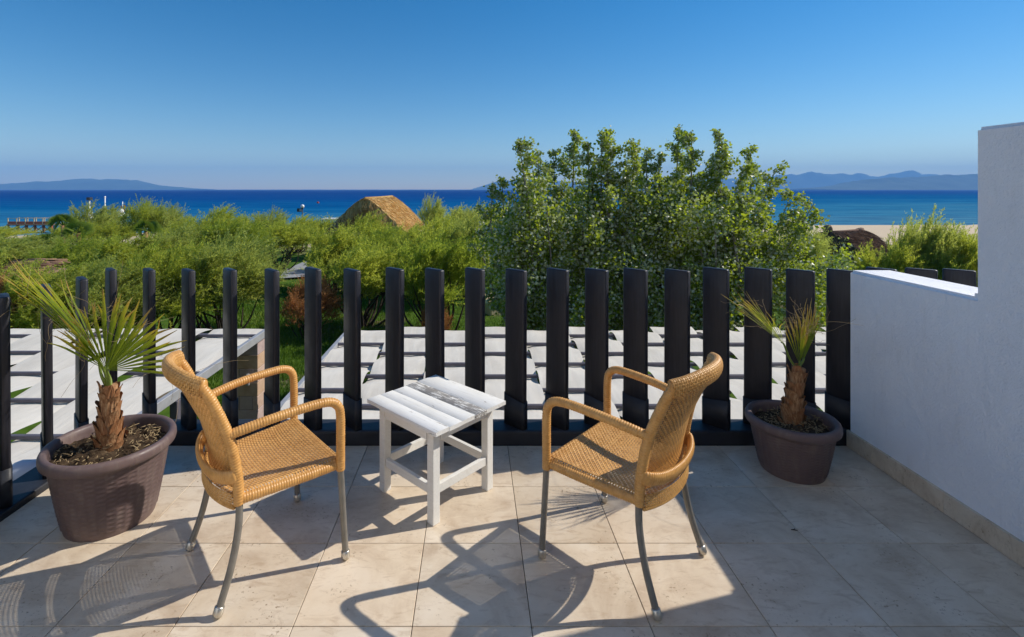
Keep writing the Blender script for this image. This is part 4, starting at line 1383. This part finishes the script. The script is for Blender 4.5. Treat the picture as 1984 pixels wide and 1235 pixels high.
def thatched_hut(name, label, cat, loc, rz, hw, ln, rise, rnd, mat, seed, gz):
    """gable roof: ridge along local y from 0 to ln, apex at the origin height"""
    rs = np.random.RandomState(seed)
    h = thing(name, label, cat, (loc[0], loc[1], gz), rz)
    za = loc[2] - gz
    ze = za - rise
    drop = lambda u: rise * (np.sqrt(u * u + rnd * rnd) - rnd) / (math.sqrt(1 + rnd * rnd) - rnd)
    for s in (1, -1):
        n, m = 26, 18
        u, v = np.meshgrid(np.linspace(0, 1, n), np.linspace(0, 1, m), indexing='ij')
        X = s * hw * u
        Yv = -0.1 + (ln + 0.2) * v + (vnoise(u * 9 + 3, v * 2, seed + 4) - 0.5) * 0.35 * (2 * np.abs(v - 0.5)) ** 4
        Z = za - drop(u) + 0.12 * np.sin(u * PI) + (vnoise(u * 20 + 9, v * 30 + 9, seed) - 0.5) * 0.10
        Z = Z - 0.03 * ((u * 7) % 1)
        b = MB()
        b.grid(np.stack([X, Yv, Z], -1), vnoise(u * 30 + 5, v * 40 + 5, seed + 1))
        b.grid(np.stack([X, Yv, Z - 0.28], -1), vnoise(u * 30 + 5, v * 40 + 5, seed + 1))
        k = 5200
        uu, vv = rs.rand(k), rs.rand(k)
        P = np.stack([s * hw * uu, -0.1 + (ln + 0.2) * vv, za - drop(uu) + 0.12 * np.sin(uu * PI) + 0.03], 1)
        d = unit(np.stack([np.full(k, s * hw), rs.normal(0, 0.5, k), np.full(k, -rise * 0.85)], 1) + rs.normal(size=(k, 3)) * 0.2)
        straws(b, P, d, rs.uniform(0.18, 0.5, k), 0.016, rs)
        k = 1500
        vv = rs.rand(k)
        P = np.stack([np.full(k, s * hw * 0.97), -0.1 + (ln + 0.2) * vv, np.full(k, ze + 0.05)], 1)
        straws(b, P, unit(np.array([s * 0.35, 0, -1.0]) + rs.normal(size=(k, 3)) * 0.15), rs.uniform(0.2, 0.5, k), 0.014, rs)
        b.build('roof_slope', M[mat], h)
    for e in (0, 1):
        b = MB()
        y = -0.06 if e == 0 else ln + 0.06
        sg = -1 if e == 0 else 1
        k = 3600
        uu = rs.uniform(-1, 1, k)
        P = np.stack([hw * uu, np.full(k, y), za - drop(np.abs(uu)) + 0.10 - rs.uniform(0, 0.35, k)], 1)
        straws(b, P, unit(np.array([0, sg * 0.18, -1.0]) + rs.normal(size=(k, 3)) * 0.13), rs.uniform(0.35, 0.85, k), 0.016, rs)
        b.build('gable_fringe', M[mat], h)
        b = MB()
        yy = y + (0.25 if e == 0 else -0.25)
        b.add([(-hw * 0.93, yy, ze), (hw * 0.93, yy, ze), (0, yy, za - 0.2), (-hw * 0.93, yy + 0.06, ze), (hw * 0.93, yy + 0.06, ze), (0, yy + 0.06, za - 0.2)],
              [(0, 1, 2), (5, 4, 3), (0, 3, 4, 1), (1, 4, 5, 2), (2, 5, 3, 0)])
        b.build('gable_wall', M[mat], h)
    b = MB()
    b.tube([(0, -0.12, za + 0.02), (0, ln / 2, za + 0.0), (0, ln + 0.12, za + 0.02)], 0.11, 9)
    b.build('ridge_roll', M[mat], h, True)
    for s in (1, -1):
        for y in (0.4, ln - 0.4):
            b = MB()
            b.tube([(s * hw * 0.85, y, 0), (s * hw * 0.85, y, ze + 0.15)], 0.09, 8)
            b.build('post', M['wood'], h, True)
    return h
ap = at(708, 385.5, 36)
thatched_hut('thatched_hut', 'hut with a straw thatched gable roof rising above the bushes before the sea', 'hut', ap, R(-2.0), 2.75, 9.6, 2.35, 0.13, 'thatch', 4, GZ)
ap = at(1606, 452, 30)
thatched_hut('beach_shelter', 'low brown thatched shelter at the edge of the beach on the right', 'shelter', ap, R(-62), 1.6, 3.4, 1.05, 0.55, 'reed', 6, GZ)
for px, py, sc, lab in ((1604, 441, 0.34, 'brown rock knob on the left end of the beach shelter ridge'), (1668, 448, 0.40, 'brown stump leaning on the right end of the beach shelter ridge')):
    rs = np.random.RandomState(int(px))
    Yr = 30.4 if px < 1640 else 31.6
    p = at(px, py + 4, Yr)
    bm = bmesh.new()
    bmesh.ops.create_icosphere(bm, subdivisions=3, radius=sc * 0.75)
    for v in bm.verts:
        v.co *= 1 + 0.25 * math.sin(v.co.x * 9 + px) * math.sin(v.co.z * 8 + 1) + rs.uniform(-0.04, 0.04)
        v.co.z *= 1.15
    me = bpy.data.meshes.new('rock'); bm.to_mesh(me); bm.free(); me.materials.append(M['rock'])
    o = link('rock', me, None, p)
    tag(o, lab, 'rock')

def reed_roof():
    rs = np.random.RandomState(2)
    c = at(35, 520, 16.5)
    h = thing('reed_roof', 'flat sloping roof of brown reeds among the bushes at the left edge', 'shelter', (c.x, c.y, GZ))
    z = c.z - GZ
    b = MB()
    n = 520
    y = rs.uniform(-0.9, 0.9, n); x = rs.uniform(-0.9, 0.2, n)
    for i in range(n):
        zz = z + 0.16 * y[i] / 0.9 + rs.uniform(-0.03, 0.03)
        l = rs.uniform(0.5, 1.1)
        b.tube([(x[i], y[i], zz), (x[i] + l, y[i] + rs.normal(0, 0.04), zz + rs.normal(0, 0.015))], rs.uniform(0.008, 0.018), 4, True)
        b.A[-1] = np.full(len(b.A[-1]), rs.rand())
    tag(b.build('reed', M['reed'], h), kind='stuff')
    b = MB(); b.box(-0.95, 1.15, -0.9, 0.9, z - 0.14, z - 0.19 + 0.02)
    b.build('deck_board', M['wood'], h)
    for sx in (-0.8, 1.0):
        for sy in (-0.8, 0.8):
            b = MB(); b.tube([(sx, sy, 0), (sx, sy, z - 0.15)], 0.05, 8); b.build('post', M['wood'], h, True)
reed_roof()

def build_pier():
    y = 82
    x0, x1 = (24 - VX) * y / FPX, (112 - VX) * y / FPX
    zd = at(0, 434, y).z
    p = thing('pier', 'red timber pier with white railing posts over the water at the far left', 'pier', ((x0 + x1) / 2, y, SEA))
    ox, oz = (x0 + x1) / 2, SEA
    bbox('deck', M['wood'], (x1 - x0, 2.2, 0.18), (0, 0, zd - oz - 0.2), p, bev=0.02, seg=1)
    n = 6
    for k in range(n):
        x = x0 + 0.2 + (x1 - x0 - 0.4) * k / (n - 1) - ox
        for s in (-1, 1):
            bbox('railing_post', M['beige'], (0.12, 0.12, 1.0), (x, s * 1.0, zd - oz), p, bev=0.01, seg=1)
            b = MB(); b.tube([(x, s * 0.9, -1.5), (x, s * 0.9, zd - oz - 0.2)], 0.13, 8); b.build('pile', M['redwood'], p, True)
        if k < n - 1:
            dx = (x1 - x0 - 0.4) / (n - 1)
            b = MB()
            b.tube([(x, -0.95, 0.1), (x + dx, -0.95, zd - oz - 0.3)], 0.07, 6)
            b.tube([(x + dx, -0.98, 0.1), (x, -0.98, zd - oz - 0.3)], 0.07, 6)
            b.build('cross_brace', M['redwood'], p)
            bbox('side_board', M['redwood'], (dx - 0.15, 0.06, 0.42), (x + dx / 2, -1.0, zd - oz + 0.02), p, bev=0.01, seg=1)
    for s in (-1, 1):
        b = MB(); b.tube([(x0 - ox, s * 1.0, zd - oz + 0.95), (x1 - ox, s * 1.0, zd - oz + 0.95)], 0.03, 6); b.build('handrail', M['beige'], p)
build_pier()

def pole(name, label, cat, px, ytop, Y, r, mat):
    t = at(px, ytop, Y)
    gz = min(float(ground_z(0, Y)), -3.4) - 0.6
    o = thing(name, label, cat, (t.x, Y, gz))
    b = MB(); b.tube([(0, 0, 0), (0, 0, (t.z - gz) * 0.5), (0, 0, t.z - gz)], [r * 1.2, r, r * 0.8], 10)
    b.build('pole', M[mat], o, True)
    return o, t.z - gz
def sphere(name, mat, r, loc, parent, sc=(1, 1, 1)):
    b = MB()
    a = np.linspace(0, PI, 13)
    b.lathe(np.stack([r * np.sin(a) + 1e-5, -r * np.cos(a)], 1), 20)
    o = b.build(name, mat, parent, True, loc)
    o.scale = sc
    return o
o, h = pole('camera_pole', 'white pole with a dark camera head above the greyish bush at the far left', 'pole', 173.5, 387, 72, 0.10, 'white')
bbox('camera_head', M['dark'], (0.50, 0.6, 0.42), (0, 0, h - 0.1), o, bev=0.06)
bbox('lower_mast', M['white'], (0.6, 0.6, 1.5), (0, 0, h - 3.3), o, bev=0.08)
o, h = pole('white_mast', 'slim plain white mast between the camera pole and the red flag', 'mast', 203.5, 382, 72, 0.085, 'white')
sphere('mast_cap', M['white'], 0.12, (0, 0, h), o)
o, h = pole('flagpole', 'white flagpole with a small red flag hanging at the far left shore', 'flagpole', 237.5, 391, 72, 0.075, 'white')
b = MB()
u, v = np.meshgrid(np.linspace(0, 1, 8), np.linspace(0, 1, 12), indexing='ij')
b.grid(np.stack([0.08 + 0.32 * u + 0.05 * np.sin(v * 7), 0.10 * np.sin(u * 9 + v * 3), h - 0.5 - 0.95 * v], -1))
b.grid(np.stack([-0.08 - 0.18 * u, 0.10 * np.sin(u * 8 + v * 4), h - 0.6 - 0.8 * v], -1))
b.build('flag', M['red'], o, True)
def globe_lamp(label, px, py, Y, rpx, flood):
    o, h = pole('globe_lamp', label, 'lamp post', px, py + rpx, Y, 0.05, 'dark' if flood else 'white')
    r = rpx * Y / FPX
    b = MB(); b.tube([(0, 0, h - 0.05), (0, 0, h + 0.04)], [0.11, 0.09], 12); b.build('collar', M['dark'], o, True)
    sphere('globe', M['globe'], r, (0, 0, h + r), o)
    if flood:
        f = bbox('floodlight', M['dark'], (0.36, 0.22, 0.30), (-0.26, -0.03, h - 0.32), o, bev=0.03)
        bbox('light_glass', M['rail'], (0.16, 0.03, 0.20), (0.10, -0.115, 0.05), f, bev=0.01)
globe_lamp('dark lamp post with a white globe and a black floodlight, left of the thatched roof', 586, 400, 44, 3.6, True)
globe_lamp('white lamp post with a white globe in front of the flagpole', 235, 409, 55, 4.4, False)

def build_canopy():
    c = at(646, 424, 60)
    gz = float(ground_z(0, 60))
    o = thing('beach_canopy', 'flat white beach canopy on thin posts left of the thatched roof', 'canopy', (c.x, c.y, gz))
    bbox('canopy_top', M['white'], (2.4, 1.8, 0.12), (0, 0, c.z - gz - 0.06), o, bev=0.03)
    for sx in (-1.05, 1.05):
        for sy in (-0.8, 0.8):
            b = MB(); b.tube([(sx, sy, 0), (sx, sy, c.z - gz - 0.05)], 0.04, 6); b.build('post', M['dark'], o)
    b = at(616, 395.5, 250)
    s = thing('buoy', 'small dark red buoy floating on the sea above the lamp post', 'buoy', (b.x, b.y, SEA))
    sphere('float', M['red'], 0.62, (0, 0, 0.35), s, (1, 1, 0.85))
    bb = MB(); bb.tube([(0, 0, 0.8), (0, 0, 1.3)], [0.16, 0.06], 8); bb.build('marker', M['dark'], s)
    k = thing('equipment_box', 'small white box beside the flagpole', 'box', tuple(at(231, 423, 58)))
    bbox('box_body', M['white'], (0.9, 0.5, 0.5), (0, 0, 0), k, bev=0.05)
    bbox('box_lid', M['white'], (0.98, 0.56, 0.08), (0, 0, 0.505), k, bev=0.03)
    b = MB(); b.tube([(0, 0, -3.2), (0, 0, 0.02)], 0.08, 6); b.build('stand', M['dark'], k)
build_canopy()

def garden_chair():
    c = at(958, 606, 20.2)
    g = thing('garden_armchair', 'beige moulded armchair on the lawn under the trees', 'chair', (c.x, c.y, GZ + 0.02), R(205))
    b = MB()
    # shell: seat rising into arms and back, drawn as one curved sheet with thickness
    n, m = 20, 14
    for off in (0.0, -0.03):
        u, v = np.meshgrid(np.linspace(-1, 1, n), np.linspace(0, 1, m), indexing='ij')
        x = 0.33 * u
        y = 0.30 - 0.62 * v
        z = 0.36 + 0.24 * np.clip(np.abs(u) - 0.72, 0, 1) * 4 * (0.75 + 0.25 * v) * 0.9 + 0.42 * np.clip(v - 0.72, 0, 1) * 3.2
        b.grid(np.stack([x, y + off, z + off], -1))
    b.build('shell', M['beige'], g, True)
    for sx in (-1, 1):
        bbox('side_panel', M['beige'], (0.05, 0.58, 0.50), (sx * 0.315, 0.0, 0), g, bev=0.03)
    bbox('front_panel', M['beige'], (0.58, 0.04, 0.34), (0, 0.28, 0), g, bev=0.015)
    bbox('back_panel', M['beige'], (0.60, 0.05, 0.78), (0, -0.31, 0), g, bev=0.03)
garden_chair()

# ------------------------------------------------------------------ air: one closed box of thin haze round the whole place
def build_haze():
    b = MB()
    b.box(-13000, 13000, -900, 9600, -10.0, 420)
    m = bpy.data.materials.new('haze')
    m.use_nodes = True
    m.node_tree.nodes.clear()
    pv = m.node_tree.nodes.new('ShaderNodeVolumePrincipled')
    pv.inputs['Color'].default_value = (0.24, 0.54, 0.92, 1)
    pv.inputs['Density'].default_value = 0.00014
    ou = m.node_tree.nodes.new('ShaderNodeOutputMaterial')
    m.node_tree.links.new(pv.outputs[0], ou.inputs['Volume'])
    tag(b.build('haze', m), kind='stuff')
build_haze()
